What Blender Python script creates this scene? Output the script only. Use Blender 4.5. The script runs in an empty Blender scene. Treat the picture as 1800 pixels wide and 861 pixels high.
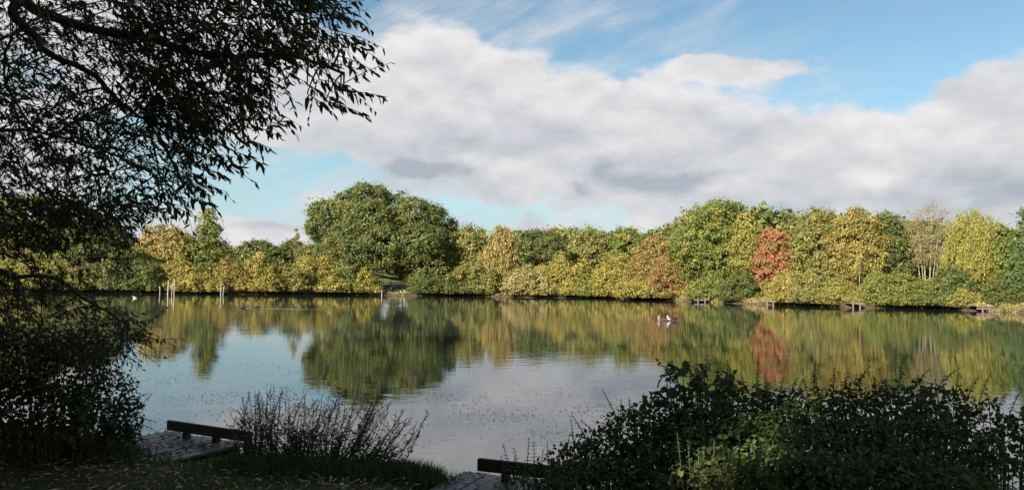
import bpy, math, random
import numpy as np
from mathutils import Matrix, Vector

sc = bpy.context.scene
COL = sc.collection
R = math.radians
rng = np.random.default_rng(11)
random.seed(5)

# ------------------------------------------------------------------ camera
CAM_H = 2.6
F = 1386.0                       # focal length in pixels of the 1800 px wide photograph
PITCH = math.atan(62.5 / F)
ROLL = R(0.8)
fw = np.array([0, math.cos(PITCH), math.sin(PITCH)])
r0 = np.array([1.0, 0, 0]); u0 = np.array([0, -math.sin(PITCH), math.cos(PITCH)])
rt = r0 * math.cos(ROLL) + u0 * math.sin(ROLL)
up = -r0 * math.sin(ROLL) + u0 * math.cos(ROLL)
cam = bpy.data.cameras.new('camera')
cam.sensor_width = 36; cam.lens = 36 * F / 1800.0
cam.clip_start = 0.05; cam.clip_end = 8000
camo = bpy.data.objects.new('camera', cam); COL.objects.link(camo)
camo.matrix_world = Matrix(((rt[0], up[0], -fw[0], 0), (rt[1], up[1], -fw[1], 0), (rt[2], up[2], -fw[2], CAM_H), (0, 0, 0, 1)))
sc.camera = camo

def ray(px, py):
    return fw + rt * ((px - 900.0) / F) + up * ((430.5 - py) / F)
def P(px, py, Y):
    d = ray(px, py); return np.array([0, 0, CAM_H]) + d * (Y / d[1])
def on_water(px, py, z=0.0):
    d = ray(px, py); t = (z - CAM_H) / d[2]; return np.array([0, 0, CAM_H]) + d * t
def azel(px, py):
    d = ray(px, py); d = d / np.linalg.norm(d)
    return math.atan2(d[0], d[1]), math.asin(d[2])

# ------------------------------------------------------------------ light
SUN_EL, SUN_AZ = R(26), R(38)            # behind the viewer, over the left shoulder
SUN = np.array([-math.sin(SUN_AZ) * math.cos(SUN_EL), -math.cos(SUN_AZ) * math.cos(SUN_EL), math.sin(SUN_EL)])
EXPO = 1.3
sl = bpy.data.lights.new('sun', 'SUN'); sl.energy = 5.0; sl.angle = R(0.5); sl.color = (1.0, 0.93, 0.82)
so = bpy.data.objects.new('sun', sl); COL.objects.link(so)
so.rotation_euler = Vector(SUN).to_track_quat('Z', 'Y').to_euler(); so.location = (-20, -30, 40)

sc.view_settings.view_transform = 'Standard'; sc.view_settings.look = 'None'
sc.view_settings.exposure = EXPO; sc.view_settings.gamma = 1.0; sc.view_settings.use_curve_mapping = False
sc.render.engine = 'CYCLES'
sc.cycles.use_denoising = True
sc.cycles.max_bounces = 6; sc.cycles.diffuse_bounces = 3; sc.cycles.glossy_bounces = 3
sc.cycles.transmission_bounces = 3; sc.cycles.caustics_reflective = False; sc.cycles.caustics_refractive = False
sc.cycles.sample_clamp_indirect = 4.0

# ------------------------------------------------------------------ node helper
class NT:
    def __init__(s, tree): s.t = tree; s.n = tree.nodes; s.l = tree.links
    def node(s, typ, **kw):
        n = s.n.new(typ)
        for k, v in kw.items(): setattr(n, k, v)
        return n
    def put(s, sock, v):
        if hasattr(v, 'is_linked') or isinstance(v, bpy.types.NodeSocket): s.l.new(v, sock)
        else: sock.default_value = v
    def m(s, op, a, b=None, c=None, clamp=False):
        n = s.node('ShaderNodeMath', operation=op); n.use_clamp = clamp
        s.put(n.inputs[0], a)
        if b is not None: s.put(n.inputs[1], b)
        if c is not None: s.put(n.inputs[2], c)
        return n.outputs[0]
    def comb(s, x, y, z):
        n = s.node('ShaderNodeCombineXYZ')
        for i, v in enumerate((x, y, z)): s.put(n.inputs[i], v)
        return n.outputs[0]
    def noise(s, vec, scale, detail=4, rough=0.5, dist=0.0, color=False):
        n = s.node('ShaderNodeTexNoise')
        if vec is not None: s.put(n.inputs['Vector'], vec)
        n.inputs['Scale'].default_value = scale; n.inputs['Detail'].default_value = detail
        n.inputs['Roughness'].default_value = rough; n.inputs['Distortion'].default_value = dist
        return n.outputs['Color'] if color else n.outputs[0]
    def ss(s, v, a, b, lo=0.0, hi=1.0):
        n = s.node('ShaderNodeMapRange'); n.interpolation_type = 'SMOOTHSTEP'
        s.put(n.inputs[0], v); n.inputs[1].default_value = a; n.inputs[2].default_value = b
        n.inputs[3].default_value = lo; n.inputs[4].default_value = hi
        return n.outputs[0]
    def mix(s, f, a, b):
        n = s.node('ShaderNodeMix', data_type='RGBA')
        s.put(n.inputs[0], f); s.put(n.inputs[6], a); s.put(n.inputs[7], b)
        return n.outputs[2]

# ------------------------------------------------------------------ sky with broken cloud
def build_world():
    w = bpy.data.worlds.new('World'); sc.world = w; w.use_nodes = True
    w.node_tree.nodes.clear(); N = NT(w.node_tree)
    w.cycles.sampling_method = 'MANUAL'; w.cycles.sample_map_resolution = 256
    sky = N.node('ShaderNodeTexSky', sky_type='NISHITA'); sky.sun_disc = False
    sky.sun_elevation = SUN_EL; sky.sun_rotation = math.pi + SUN_AZ
    sky.air_density = 1.0; sky.dust_density = 0.7; sky.ozone_density = 1.6
    tc = N.node('ShaderNodeTexCoord'); sx = N.node('ShaderNodeSeparateXYZ'); N.l.new(tc.outputs['Generated'], sx.inputs[0])
    x, y, z = sx.outputs
    az = N.m('ARCTAN2', x, y); el = N.m('ARCSINE', z)
    base = N.comb(az, N.m('MULTIPLY', el, 1.9), 0.0)
    wn = N.noise(base, 4.5, 6, 0.62, color=True)
    ws = N.node('ShaderNodeSeparateColor'); N.l.new(wn, ws.inputs[0])
    az2 = N.m('ADD', az, N.m('MULTIPLY', N.m('SUBTRACT', ws.outputs[0], 0.5), 0.22))
    el2 = N.m('ADD', el, N.m('MULTIPLY', N.m('SUBTRACT', ws.outputs[1], 0.5), 0.085))
    # upper rim of the cloud bank, elevation by azimuth
    rim = [(-300, -170), (300, -120), (540, 0), (600, 42), (660, 52), (760, 36), (850, 68), (910, 98), (1000, 104), (1060, 128), (1170, 128),
           (1290, 132), (1400, 165), (1500, 170), (1640, 160), (1690, 150), (1750, 110), (1800, 82), (1900, 60), (2100, 60)]
    A0, A1 = -0.85, 0.85
    fc = N.node('ShaderNodeFloatCurve'); cv = fc.mapping.curves[0]
    pts = []
    for px, py in rim:
        a, e = azel(px, py); pts.append(((a - A0) / (A1 - A0), e / 0.6))
    cv.points[0].location = (0.0, pts[0][1]); cv.points[1].location = (1.0, pts[-1][1])
    for p in pts: cv.points.new(*p)
    fc.mapping.update()
    N.put(fc.inputs['Value'], N.m('DIVIDE', N.m('SUBTRACT', az2, A0), A1 - A0, clamp=True))
    eltop = N.m('MULTIPLY', fc.outputs[0], 0.6)
    d = N.m('DIVIDE', N.m('SUBTRACT', eltop, el2), 0.03)
    d = N.m('MINIMUM', N.m('MAXIMUM', d, -3.0), N.ss(el, 0.05, 0.15, 0.72, 1.3))
    def blob(px, py, rx, ry, wt, warp=True):
        a, e = azel(px, py)
        u = N.m('DIVIDE', N.m('SUBTRACT', az2 if warp else az, a), rx / F)
        v = N.m('DIVIDE', N.m('SUBTRACT', el2 if warp else el, e), ry / F)
        q = N.m('ADD', N.m('MULTIPLY', u, u), N.m('MULTIPLY', v, v))
        return N.m('MULTIPLY', N.m('EXPONENT', N.m('MULTIPLY', q, -1.0)), wt)
    for b in [(420, 322, 190, 52, -3.0), (850, 372, 120, 24, -2.2), (1305, 317, 60, 12, -0.9), (640, 300, 120, 20, -1.0), (250, 230, 110, 60, -1.4), (60, 130, 120, 60, -1.0),
              (1345, 108, 80, 24, 2.3), (1230, 112, 60, 18, 1.2), (1500, 60, 60, 30, 1.0), (700, 250, 260, 80, 0.5), (1750, 330, 120, 70, 0.8), (1660, 350, 30, 12, -0.8),
              (480, 400, 120, 22, 1.6), (1010, 335, 120, 16, 0.5), (770, 330, 80, 10, -0.8)]:
        d = N.m('ADD', d, blob(*b))
    f1 = N.noise(base, 9.0, 8, 0.56, 0.25)
    d = N.m('ADD', d, N.m('MULTIPLY', N.m('SUBTRACT', f1, 0.5), 4.6))
    alpha = N.ss(d, -0.35, 0.7)
    # thin high cloud drawn out in streaks
    rot = N.node('ShaderNodeVectorRotate', rotation_type='Z_AXIS'); N.put(rot.inputs['Vector'], N.comb(az, N.m('MULTIPLY', el, 1.0), 0.0)); rot.inputs['Angle'].default_value = R(-22)
    st = N.node('ShaderNodeMapping'); N.put(st.inputs['Vector'], rot.outputs[0]); st.inputs['Scale'].default_value = (1.6, 7.0, 1.0)
    ci = N.noise(st.outputs[0], 3.0, 7, 0.6, 0.4)
    ci = N.ss(ci, 0.38, 0.72)
    thin = N.m('ADD', 0.62, blob(1620, 60, 330, 140, -0.62, False))
    thin = N.m('MAXIMUM', thin, 0.05)
    thin = N.m('MAXIMUM', thin, N.ss(el, 0.02, 0.2, 0.6, 0.05))
    cir = N.m('MULTIPLY', ci, thin)
    alpha = N.m('SUBTRACT', 1.0, N.m('MULTIPLY', N.m('SUBTRACT', 1.0, alpha), N.m('SUBTRACT', 1.0, cir)))
    # shading of the cloud: lit upper rims, grey undersides
    upv = N.comb(az, N.m('MULTIPLY', N.m('ADD', el, 0.020), 1.9), 0.0)
    b1 = N.noise(base, 7.0, 8, 0.55, 0.1); b2 = N.noise(upv, 7.0, 8, 0.55, 0.1)
    L = N.m('ADD', 0.65, N.m('MULTIPLY', N.m('SUBTRACT', b1, b2), 1.9))
    big = N.noise(base, 2.6, 2, 0.5)
    L = N.m('ADD', L, N.m('MULTIPLY', N.m('SUBTRACT', big, 0.5), 0.8))
    rimlit = N.ss(N.m('SUBTRACT', eltop, el2), 0.0, 0.13, 0.14, -0.06)
    L = N.m('ADD', L, rimlit)
    for b in [(735, 303, 46, 19, -0.95), (800, 306, 36, 16, -0.4), (1165, 330, 64, 15, -0.85), (1068, 300, 30, 22, -0.6), (1030, 338, 24, 14, -0.6), (1700, 355, 190, 60, -0.42),
              (1330, 265, 140, 40, -0.25), (900, 235, 180, 35, -0.22), (1525, 308, 50, 22, 0.5), (1390, 350, 70, 30, -0.25), (1690, 230, 110, 50, 0.12), (760, 150, 160, 60, 0.1), (480, 390, 90, 8, -0.3)]:
        L = N.m('ADD', L, blob(*b))
    L = N.m('MINIMUM', N.m('MAXIMUM', L, 0.0), 1.0)
    k = 1.0 / 2 ** EXPO
    ccol = N.mix(L, (0.43 * k, 0.48 * k, 0.54 * k, 1), (0.86 * k, 0.835 * k, 0.84 * k, 1))
    tint = N.node('ShaderNodeMix', data_type='RGBA', blend_type='MULTIPLY'); tint.inputs[0].default_value = 1.0
    N.l.new(sky.outputs[0], tint.inputs[6]); tint.inputs[7].default_value = (0.77, 0.88, 0.83, 1)
    kk = k / 0.066                                        # pale humid air low down, all round the horizon
    low = N.mix(N.ss(el, 0.0, 0.20, 0.8, 0.0), tint.outputs[2], (0.49 * kk, 0.68 * kk, 0.82 * kk, 1))
    bs = N.node('ShaderNodeBackground'); N.l.new(low, bs.inputs[0]); bs.inputs[1].default_value = 0.066
    bc = N.node('ShaderNodeBackground'); N.l.new(ccol, bc.inputs[0]); bc.inputs[1].default_value = 1.0
    mx = N.node('ShaderNodeMixShader'); N.l.new(alpha, mx.inputs[0]); N.l.new(bs.outputs[0], mx.inputs[1]); N.l.new(bc.outputs[0], mx.inputs[2])
    o = N.node('ShaderNodeOutputWorld'); N.l.new(mx.outputs[0], o.inputs[0])
build_world()

# ------------------------------------------------------------------ materials
def new_mat(name):
    m = bpy.data.materials.new(name); m.use_nodes = True; m.node_tree.nodes.clear()
    return m, NT(m.node_tree)
def leaf_mat(name, col=None, transl=0.3, rough=0.5, spec=0.25):
    m, N = new_mat(name)
    if col is None:
        a = N.node('ShaderNodeAttribute'); a.attribute_name = 'col'; c = a.outputs['Color']
    else:
        oi = N.node('ShaderNodeObjectInfo')
        c = N.mix(oi.outputs['Random'], (*[v * 0.7 for v in col], 1), (*[v * 1.3 for v in col], 1))
    p = N.node('ShaderNodeBsdfPrincipled'); N.l.new(c, p.inputs['Base Color'])
    p.inputs['Roughness'].default_value = rough; p.inputs['Specular IOR Level'].default_value = spec
    t = N.node('ShaderNodeBsdfTranslucent'); N.l.new(c, t.inputs[0])
    mx = N.node('ShaderNodeMixShader'); mx.inputs[0].default_value = transl
    N.l.new(p.outputs[0], mx.inputs[1]); N.l.new(t.outputs[0], mx.inputs[2])
    o = N.node('ShaderNodeOutputMaterial'); N.l.new(mx.outputs[0], o.inputs[0])
    return m
def solid_mat(name, a, b, scale=6.0, rough=0.8, bump=0.3, stretch=(1, 1, 1), spec=0.3):
    m, N = new_mat(name)
    tc = N.node('ShaderNodeTexCoord'); mp = N.node('ShaderNodeMapping'); N.l.new(tc.outputs['Object'], mp.inputs[0]); mp.inputs['Scale'].default_value = stretch
    n = N.noise(mp.outputs[0], scale, 6, 0.6)
    c = N.mix(N.ss(n, 0.3, 0.7), (*a, 1), (*b, 1))
    p = N.node('ShaderNodeBsdfPrincipled'); N.l.new(c, p.inputs['Base Color'])
    p.inputs['Roughness'].default_value = rough; p.inputs['Specular IOR Level'].default_value = spec
    bp = N.node('ShaderNodeBump'); bp.inputs['Strength'].default_value = bump; bp.inputs['Distance'].default_value = 0.02
    N.l.new(n, bp.inputs['Height']); N.l.new(bp.outputs[0], p.inputs['Normal'])
    o = N.node('ShaderNodeOutputMaterial'); N.l.new(p.outputs[0], o.inputs[0])
    return m
M = {}
M['leaf'] = leaf_mat('tree_foliage')
M['near_leaf'] = leaf_mat('near_foliage', transl=0.36, rough=0.5, spec=0.28)
M['willow_leaf'] = leaf_mat('willow_leaf', (0.055, 0.07, 0.018), 0.36, 0.5, 0.28)
M['bramble_leaf'] = leaf_mat('bramble_leaf', (0.055, 0.09, 0.02), 0.36, 0.5, 0.28)
M['litter'] = leaf_mat('fallen_leaf', transl=0.05, rough=0.5)
M['bark'] = solid_mat('bark', (0.05, 0.042, 0.032), (0.11, 0.095, 0.075), 5, 0.9, 0.6, (1, 1, .25))
M['dark_bark'] = solid_mat('dark_bark', (0.025, 0.021, 0.017), (0.06, 0.05, 0.04), 9, 0.9, 0.6, (1, 1, .25))
M['pale_bark'] = solid_mat('pale_bark', (0.17, 0.14, 0.10), (0.30, 0.26, 0.20), 4, 0.8, 0.3, (1, 1, .5))
M['stem'] = solid_mat('dry_stem', (0.05, 0.045, 0.025), (0.10, 0.08, 0.045), 20, 0.8, 0.2)
M['plank'] = solid_mat('wet_plank', (0.045, 0.037, 0.032), (0.17, 0.145, 0.13), 5, 0.5, 0.5, (1, 1, 1), 0.5)
M['board'] = solid_mat('dark_board', (0.035, 0.024, 0.018), (0.06, 0.042, 0.032), 12, 0.7, 0.4)
M['pale_wood'] = solid_mat('weathered_wood', (0.15, 0.105, 0.078), (0.24, 0.175, 0.13), 3, 0.8, 0.3)
M['stake'] = solid_mat('bleached_stake', (0.25, 0.22, 0.18), (0.38, 0.34, 0.28), 4, 0.8, 0.3)
M['dark_feather'] = solid_mat('dark_feather', (0.012, 0.012, 0.014), (0.035, 0.03, 0.03), 20, 0.6, 0.1)
M['white_feather'] = solid_mat('white_feather', (0.4, 0.39, 0.37), (0.5, 0.49, 0.47), 20, 0.6, 0.1)
M['bill'] = solid_mat('bill', (0.5, 0.42, 0.2), (0.6, 0.5, 0.3), 20, 0.5, 0.1)

def ground_material():
    m, N = new_mat('ground')
    g = N.node('ShaderNodeNewGeometry'); s = N.node('ShaderNodeSeparateXYZ'); N.l.new(g.outputs['Position'], s.inputs[0])
    n1 = N.noise(g.outputs['Position'], 0.35, 5, 0.6); n2 = N.noise(g.outputs['Position'], 6.0, 6, 0.65); n3 = N.noise(g.outputs['Position'], 40.0, 4, 0.7)
    grass = N.mix(N.ss(n1, 0.3, 0.7), (0.065, 0.085, 0.022, 1), (0.13, 0.125, 0.04, 1))
    grass = N.mix(N.ss(n3, 0.35, 0.65), grass, (0.05, 0.045, 0.02, 1))
    earth = N.mix(N.ss(n2, 0.3, 0.7), (0.045, 0.03, 0.02, 1), (0.12, 0.08, 0.05, 1))
    h = N.m('ADD', s.outputs[2], N.m('MULTIPLY', N.m('SUBTRACT', n2, 0.5), 0.35))
    c = N.mix(N.ss(h, 0.28, 0.45), earth, grass)
    p = N.node('ShaderNodeBsdfPrincipled'); N.l.new(c, p.inputs['Base Color']); p.inputs['Roughness'].default_value = 0.95; p.inputs['Specular IOR Level'].default_value = 0.15
    bp = N.node('ShaderNodeBump'); bp.inputs['Strength'].default_value = 0.7; bp.inputs['Distance'].default_value = 0.05
    N.l.new(N.m('ADD', n2, N.m('MULTIPLY', n3, 0.4)), bp.inputs['Height']); N.l.new(bp.outputs[0], p.inputs['Normal'])
    o = N.node('ShaderNodeOutputMaterial'); N.l.new(p.outputs[0], o.inputs[0])
    return m
M['ground'] = ground_material()

def water_material(wakes):
    m, N = new_mat('lake_water')
    g = N.node('ShaderNodeNewGeometry'); pos = g.outputs['Position']
    s = N.node('ShaderNodeSeparateXYZ'); N.l.new(pos, s.inputs[0])
    mp = N.node('ShaderNodeMapping'); N.l.new(pos, mp.inputs[0]); mp.inputs['Scale'].default_value = (0.55, 1.0, 1.0)
    v = mp.outputs[0]
    a = N.noise(v, 1.6, 3, 0.55, 0.3)
    b = N.noise(v, 6.5, 2, 0.5, 0.2)
    big = N.noise(pos, 0.06, 3, 0.6)
    gust = N.ss(big, 0.40, 0.62, 0.45, 1.2)
    h = N.m('ADD', N.m('MULTIPLY', a, 0.0042), N.m('MULTIPLY', b, 0.0011))
    h = N.m('MULTIPLY', h, gust)
    for (x0, y0, ln, amp) in wakes:
        dy = N.m('DIVIDE', N.m('SUBTRACT', s.outputs[1], y0), 0.55)
        gy = N.m('EXPONENT', N.m('MULTIPLY', N.m('MULTIPLY', dy, dy), -1.0))
        gx = N.m('MULTIPLY', N.ss(s.outputs[0], x0, x0 + 0.4), N.ss(s.outputs[0], x0 + ln * 0.4, x0 + ln, 1.0, 0.0))
        h = N.m('ADD', h, N.m('MULTIPLY', N.m('MULTIPLY', gy, gx), amp))
    bp = N.node('ShaderNodeBump'); bp.inputs['Strength'].default_value = 1.0; bp.inputs['Distance'].default_value = 1.0
    N.l.new(h, bp.inputs['Height'])
    p = N.node('ShaderNodeBsdfPrincipled'); p.inputs['Base Color'].default_value = (0.022, 0.030, 0.026, 1)
    p.inputs['Roughness'].default_value = 0.015; p.inputs['IOR'].default_value = 3.2
    N.l.new(bp.outputs[0], p.inputs['Normal'])
    o = N.node('ShaderNodeOutputMaterial'); N.l.new(p.outputs[0], o.inputs[0])
    return m

# ------------------------------------------------------------------ mesh helpers
def mesh_np(name, verts, quads=None, tris=None, mat=None, col=None, smooth=False):
    me = bpy.data.meshes.new(name)
    verts = np.asarray(verts, np.float32)
    if quads is not None and len(quads) and np.shape(quads)[1] == 3: quads, tris = None, quads
    q = np.zeros((0, 4), np.int32) if quads is None else np.asarray(quads, np.int32)
    t = np.zeros((0, 3), np.int32) if tris is None else np.asarray(tris, np.int32)
    me.vertices.add(len(verts)); me.vertices.foreach_set('co', verts.ravel())
    nl = q.size + t.size; me.loops.add(nl)
    me.loops.foreach_set('vertex_index', np.concatenate([q.ravel(), t.ravel()]).astype(np.int32))
    me.polygons.add(len(q) + len(t))
    st = np.concatenate([np.arange(len(q)) * 4, q.size + np.arange(len(t)) * 3]).astype(np.int32)
    me.polygons.foreach_set('loop_start', st)
    if smooth: me.polygons.foreach_set('use_smooth', np.ones(len(st), bool))
    if col is not None:
        ca = me.color_attributes.new('col', 'FLOAT_COLOR', 'POINT')
        c4 = np.ones((len(verts), 4), np.float32); c4[:, :3] = col
        ca.data.foreach_set('color', c4.ravel())
    if mat is not None: me.materials.append(mat)
    me.update(calc_edges=True)
    return me
def tag(o, label=None, cat=None, group=None, kind=None):
    if label: o['label'] = label
    if cat: o['category'] = cat
    if group: o['group'] = group
    if kind: o['kind'] = kind
    return o
def thing(name, label, cat, loc, group=None):
    o = bpy.data.objects.new(name, None); COL.objects.link(o); o.location = loc; o.empty_display_size = 0.2
    return tag(o, label, cat, group)
def link(name, me, parent=None, kind=None):
    o = bpy.data.objects.new(name, me); COL.objects.link(o)
    if parent is not None: o.parent = parent
    if kind: o['kind'] = kind
    return o
def part(name, root, verts, quads=None, tris=None, mat=None, col=None, smooth=False, kind=None):
    v = np.asarray(verts, float) - np.array(root.location)
    return link(name, mesh_np(name, v, quads, tris, mat, col, smooth), root, kind)
def unit(v):
    return v / np.maximum(np.linalg.norm(v, axis=-1, keepdims=True), 1e-9)

class Tubes:
    def __init__(s): s.v = []; s.q = []; s.n = 0
    def add(s, pts, rad, k=6):
        pts = np.asarray(pts, float); n = len(pts)
        rad = np.broadcast_to(np.asarray(rad, float), (n,)) if np.ndim(rad) else np.full(n, rad)
        tan = unit(np.gradient(pts, axis=0))
        ref = np.array([0, 0, 1.0]) if abs(tan[:, 2]).mean() < 0.8 else np.array([1.0, 0, 0])
        a = unit(np.cross(tan, ref)); b = np.cross(tan, a)
        th = np.arange(k) * 2 * math.pi / k
        ring = pts[:, None, :] + rad[:, None, None] * (np.cos(th)[None, :, None] * a[:, None, :] + np.sin(th)[None, :, None] * b[:, None, :])
        s.v.append(ring.reshape(-1, 3))
        i = np.arange(n - 1)[:, None] * k; j = np.arange(k)[None, :]; j2 = (j + 1) % k
        s.q.append((np.stack([i + j, i + j2, i + k + j2, i + k + j], -1) + s.n).reshape(-1, 4))
        s.v.append(pts[-1:] + tan[-1:] * rad[-1]); tip = s.n + n * k       # closing fan at the tip
        jj = np.arange(k)
        s.q.append(np.stack([s.n + (n - 1) * k + jj, s.n + (n - 1) * k + (jj + 1) % k, np.full(k, tip), np.full(k, tip)], -1)[:0])
        s.n += n * k + 1
        return s
    def get(s): return np.concatenate(s.v), np.concatenate(s.q)
def bez(p0, p1, p2, n=7):
    t = np.linspace(0, 1, n)[:, None]
    return (1 - t) ** 2 * np.asarray(p0) + 2 * t * (1 - t) * np.asarray(p1) + t * t * np.asarray(p2)
def smooth_path(pts, n=4):
    pts = np.asarray(pts, float)
    for _ in range(n if n < 3 else 2):
        q = np.empty((len(pts) * 2, 3)); q[0::2] = pts; q[1::2] = pts
        a = pts[:-1] * .75 + pts[1:] * .25; b = pts[:-1] * .25 + pts[1:] * .75
        pts = np.concatenate([pts[:1], np.stack([a, b], 1).reshape(-1, 3), pts[-1:]])
    return pts
def box_mesh(name, sx, sy, sz, mat, bev=0.01):
    # chamfered box centred on the origin
    import bmesh
    bm = bmesh.new(); bmesh.ops.create_cube(bm, size=1.0)
    bmesh.ops.scale(bm, vec=(sx, sy, sz), verts=bm.verts)
    bmesh.ops.bevel(bm, geom=list(bm.edges), offset=min(bev, min(sx, sy, sz) * .3), segments=1, affect='EDGES')
    me = bpy.data.meshes.new(name); bm.to_mesh(me); bm.free(); me.materials.append(mat)
    return me

LANCE = np.array([[0, 0], [.30, .5], [.68, .36], [1, 0], [.68, -.36], [.30, -.5]])
OVATE = np.array([[0, 0], [.22, .5], [.62, .40], [1, 0], [.62, -.40], [.22, -.5]])
ROUND = np.array([[0, 0], [.25, .46], [.78, .42], [1, 0], [.78, -.42], [.25, -.46]])
def leaves(shape, pos, along, normal, length, width, fold=0.18, curl=0.12):
    """two quads folded on the midrib for every leaf"""
    n = len(pos); along = unit(along); side = unit(np.cross(normal, along)); nrm = np.cross(along, side)
    L = np.broadcast_to(length, (n,))[:, None, None]; W = np.broadcast_to(width, (n,))[:, None, None]
    u = shape[None, :, 0:1]; w = shape[None, :, 1:2]
    v = pos[:, None] + along[:, None] * u * L + side[:, None] * w * W + nrm[:, None] * (np.abs(w) * W * fold * 2 - u * u * L * curl)
    idx = np.arange(n)[:, None, None] * 6 + np.array([[0, 3, 2, 1], [0, 5, 4, 3]])[None]
    return v.reshape(-1, 3), idx.reshape(-1, 4)
def cards(pos, normal, size, r, hang=False):
    """rhombus leaf sprays for the far crowns"""
    n = len(pos); normal = unit(normal); t = unit(np.cross(normal, r.normal(size=(n, 3)))); b = np.cross(normal, t)
    s = np.broadcast_to(size, (n,))[:, None]
    a = s * .62; c = s * .40
    if hang: t = unit(np.array([0, 0, 1.0]) + r.normal(size=(n, 3)) * .28); b = unit(np.cross(normal, t)); a = s * 1.0; c = s * .26
    a = a * 1.15; c = c * 1.25
    v = np.stack([pos + t * a, pos - t * a * .6 + b * c, pos - t * a * .75 - b * c], 1)
    return v.reshape(-1, 3), np.arange(n * 3).reshape(-1, 3)

# ------------------------------------------------------------------ lake outline and terrain
BANK = [(0, 513), (150, 514), (300, 516), (450, 517), (600, 518), (700, 519.5), (800, 520), (900, 522), (1000, 523), (1100, 525), (1220, 530), (1350, 535.5), (1430, 538), (1500, 541), (1570, 541.5), (1650, 543), (1735, 547), (1800, 550)]
far_pts = [on_water(*b)[:2] for b in BANK]
def bank_y(px): return float(np.interp(px, [b[0] for b in BANK], [p[1] for p in far_pts]))
NEAR = [(95, 50), (70, 26), (40, 9), (22, 5), (14, 5.4), (9, 6.3), (6, 7.0), (3.5, 7.6), (1.5, 8.0), (0.4, 8.5), (-0.6, 9.1), (-1.7, 9.9), (-3.3, 10.5), (-5.1, 11.3), (-7.5, 12.2), (-12, 14.2), (-22, 20), (-40, 34), (-70, 44), (-100, 58), (-120, 85)]
poly = np.array([tuple(p) for p in far_pts] + [(75, 74), (100, 62)] + NEAR)
def inland(x, y):
    """signed distance to the shore, positive on land"""
    p = np.stack([np.ravel(x), np.ravel(y)], -1); d = np.full(len(p), 1e9); ins = np.zeros(len(p), bool)
    for a, b in zip(poly, np.roll(poly, -1, 0)):
        ab = b - a; t = np.clip(((p - a) @ ab) / (ab @ ab), 0, 1)
        d = np.minimum(d, np.linalg.norm(p - a - t[:, None] * ab, axis=1))
        c = (a[1] > p[:, 1]) != (b[1] > p[:, 1])
        with np.errstate(divide='ignore', invalid='ignore'):
            xi = (b[0] - a[0]) * (p[:, 1] - a[1]) / (b[1] - a[1]) + a[0]
        ins ^= c & (p[:, 0] < xi)
    return np.where(ins, -d, d).reshape(np.shape(x))
DECKS = [dict(a=(-4.72, 11.0), d=(.88, -.475), z=.40, ln=1.6, back=1.05, front=.22, bz=.545),
         dict(a=(-.335, 8.62), d=(.93, -.368), z=.45, ln=1.4, back=1.2, front=.30, bz=.615)]
for D in DECKS:
    d = np.array(D['d']); D['d'] = d / np.linalg.norm(d); D['n'] = np.array([D['d'][1], -D['d'][0]])   # n points to the bank
    if D['n'][1] > 0: D['n'] = -D['n']
def height(x, y):
    x = np.asarray(x, float); y = np.asarray(y, float)
    wob = 0.35 * np.sin(x * .9 + y * .37) * np.sin(y * .8 - x * .23) * np.clip((np.hypot(x, y) - 25) / 30, 0, 1) * 1.5
    wob = wob + 0.06 * np.sin(x * 3.1 + 1) * np.sin(y * 2.7)
    s = inland(x, y) + wob
    t = np.clip(s / .45, 0, 1); z = .38 * t * t * (3 - 2 * t)
    z = z + .07 * np.clip(s - .4, 0, 9) + .035 * np.clip(s - 10, 0, 110) * (y > 30)
    z = np.where(s < 0, np.maximum(s * .5, -1.5) - .02, z)
    z = z + np.where(s > .3, .02 * np.sin(x * 1.7 + .4) * np.sin(y * 1.3) + .012 * np.sin(x * 5.1) * np.sin(y * 4.3 + 1), 0)
    for D in DECKS:
        q0 = x - D['a'][0]; q1 = y - D['a'][1]
        u = q0 * D['d'][0] + q1 * D['d'][1]; v = q0 * D['n'][0] + q1 * D['n'][1]
        ins = (u > -.35) & (u < D['ln'] + .2) & (v > -D['front'] - .1) & (v < D['back'] + .02)
        z = np.where(ins, np.minimum(z, D['z'] - .09), z)
    return z
def gz(x, y): return float(height(np.array([x]), np.array([y]))[0])

ang = np.concatenate([np.linspace(-42, 42, 337), np.arange(45, 318, 3.0)])
rad = np.concatenate([np.arange(.3, 15, .12), np.geomspace(15, 70, 26)[:-1], np.arange(70, 150, .7), np.geomspace(151, 3500, 26)])
AA, RR = np.meshgrid(np.radians(ang), rad, indexing='ij')
GX, GY = np.sin(AA) * RR, np.cos(AA) * RR
GZ = height(GX, GY)
na, nr = AA.shape
ii, jj = np.meshgrid(np.arange(na), np.arange(nr - 1), indexing='ij'); i2 = (ii + 1) % na
q = np.stack([ii * nr + jj, ii * nr + jj + 1, i2 * nr + jj + 1, i2 * nr + jj], -1).reshape(-1, 4)
gv = np.stack([GX, GY, GZ], -1).reshape(-1, 3)
# close the middle
gv = np.concatenate([gv, [[0, 0, gz(0, 0)]]]); c = len(gv) - 1
tri = np.stack([np.full(na, c), np.arange(na) * nr, ((np.arange(na) + 1) % na) * nr], -1)
go = link('ground', mesh_np('ground', gv, q, tri, M['ground'], smooth=True)); tag(go, 'grassy lake bank and fields with bare earth at the waterline', kind='structure')

DUCKS = [(425, 541.5), (449, 541)]
d1 = on_water(*DUCKS[0]); d2 = on_water(*DUCKS[1]); gull = on_water(237, 524)
WAKES = [(d1[0], d1[1] + .4, 9.0, 0.05), (d2[0], d2[1] - .5, 6.0, 0.05), (gull[0], gull[1], 4.5, 0.05)]
wv = [(-220, -2, 0), (220, -2, 0), (220, 260, 0), (-220, 260, 0)]
wo = link('lake_water', mesh_np('lake_water', wv, [(0, 1, 2, 3)], None, water_material(WAKES))); tag(wo, 'calm lake water mirroring trees and cloudy sky', kind='structure')

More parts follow.
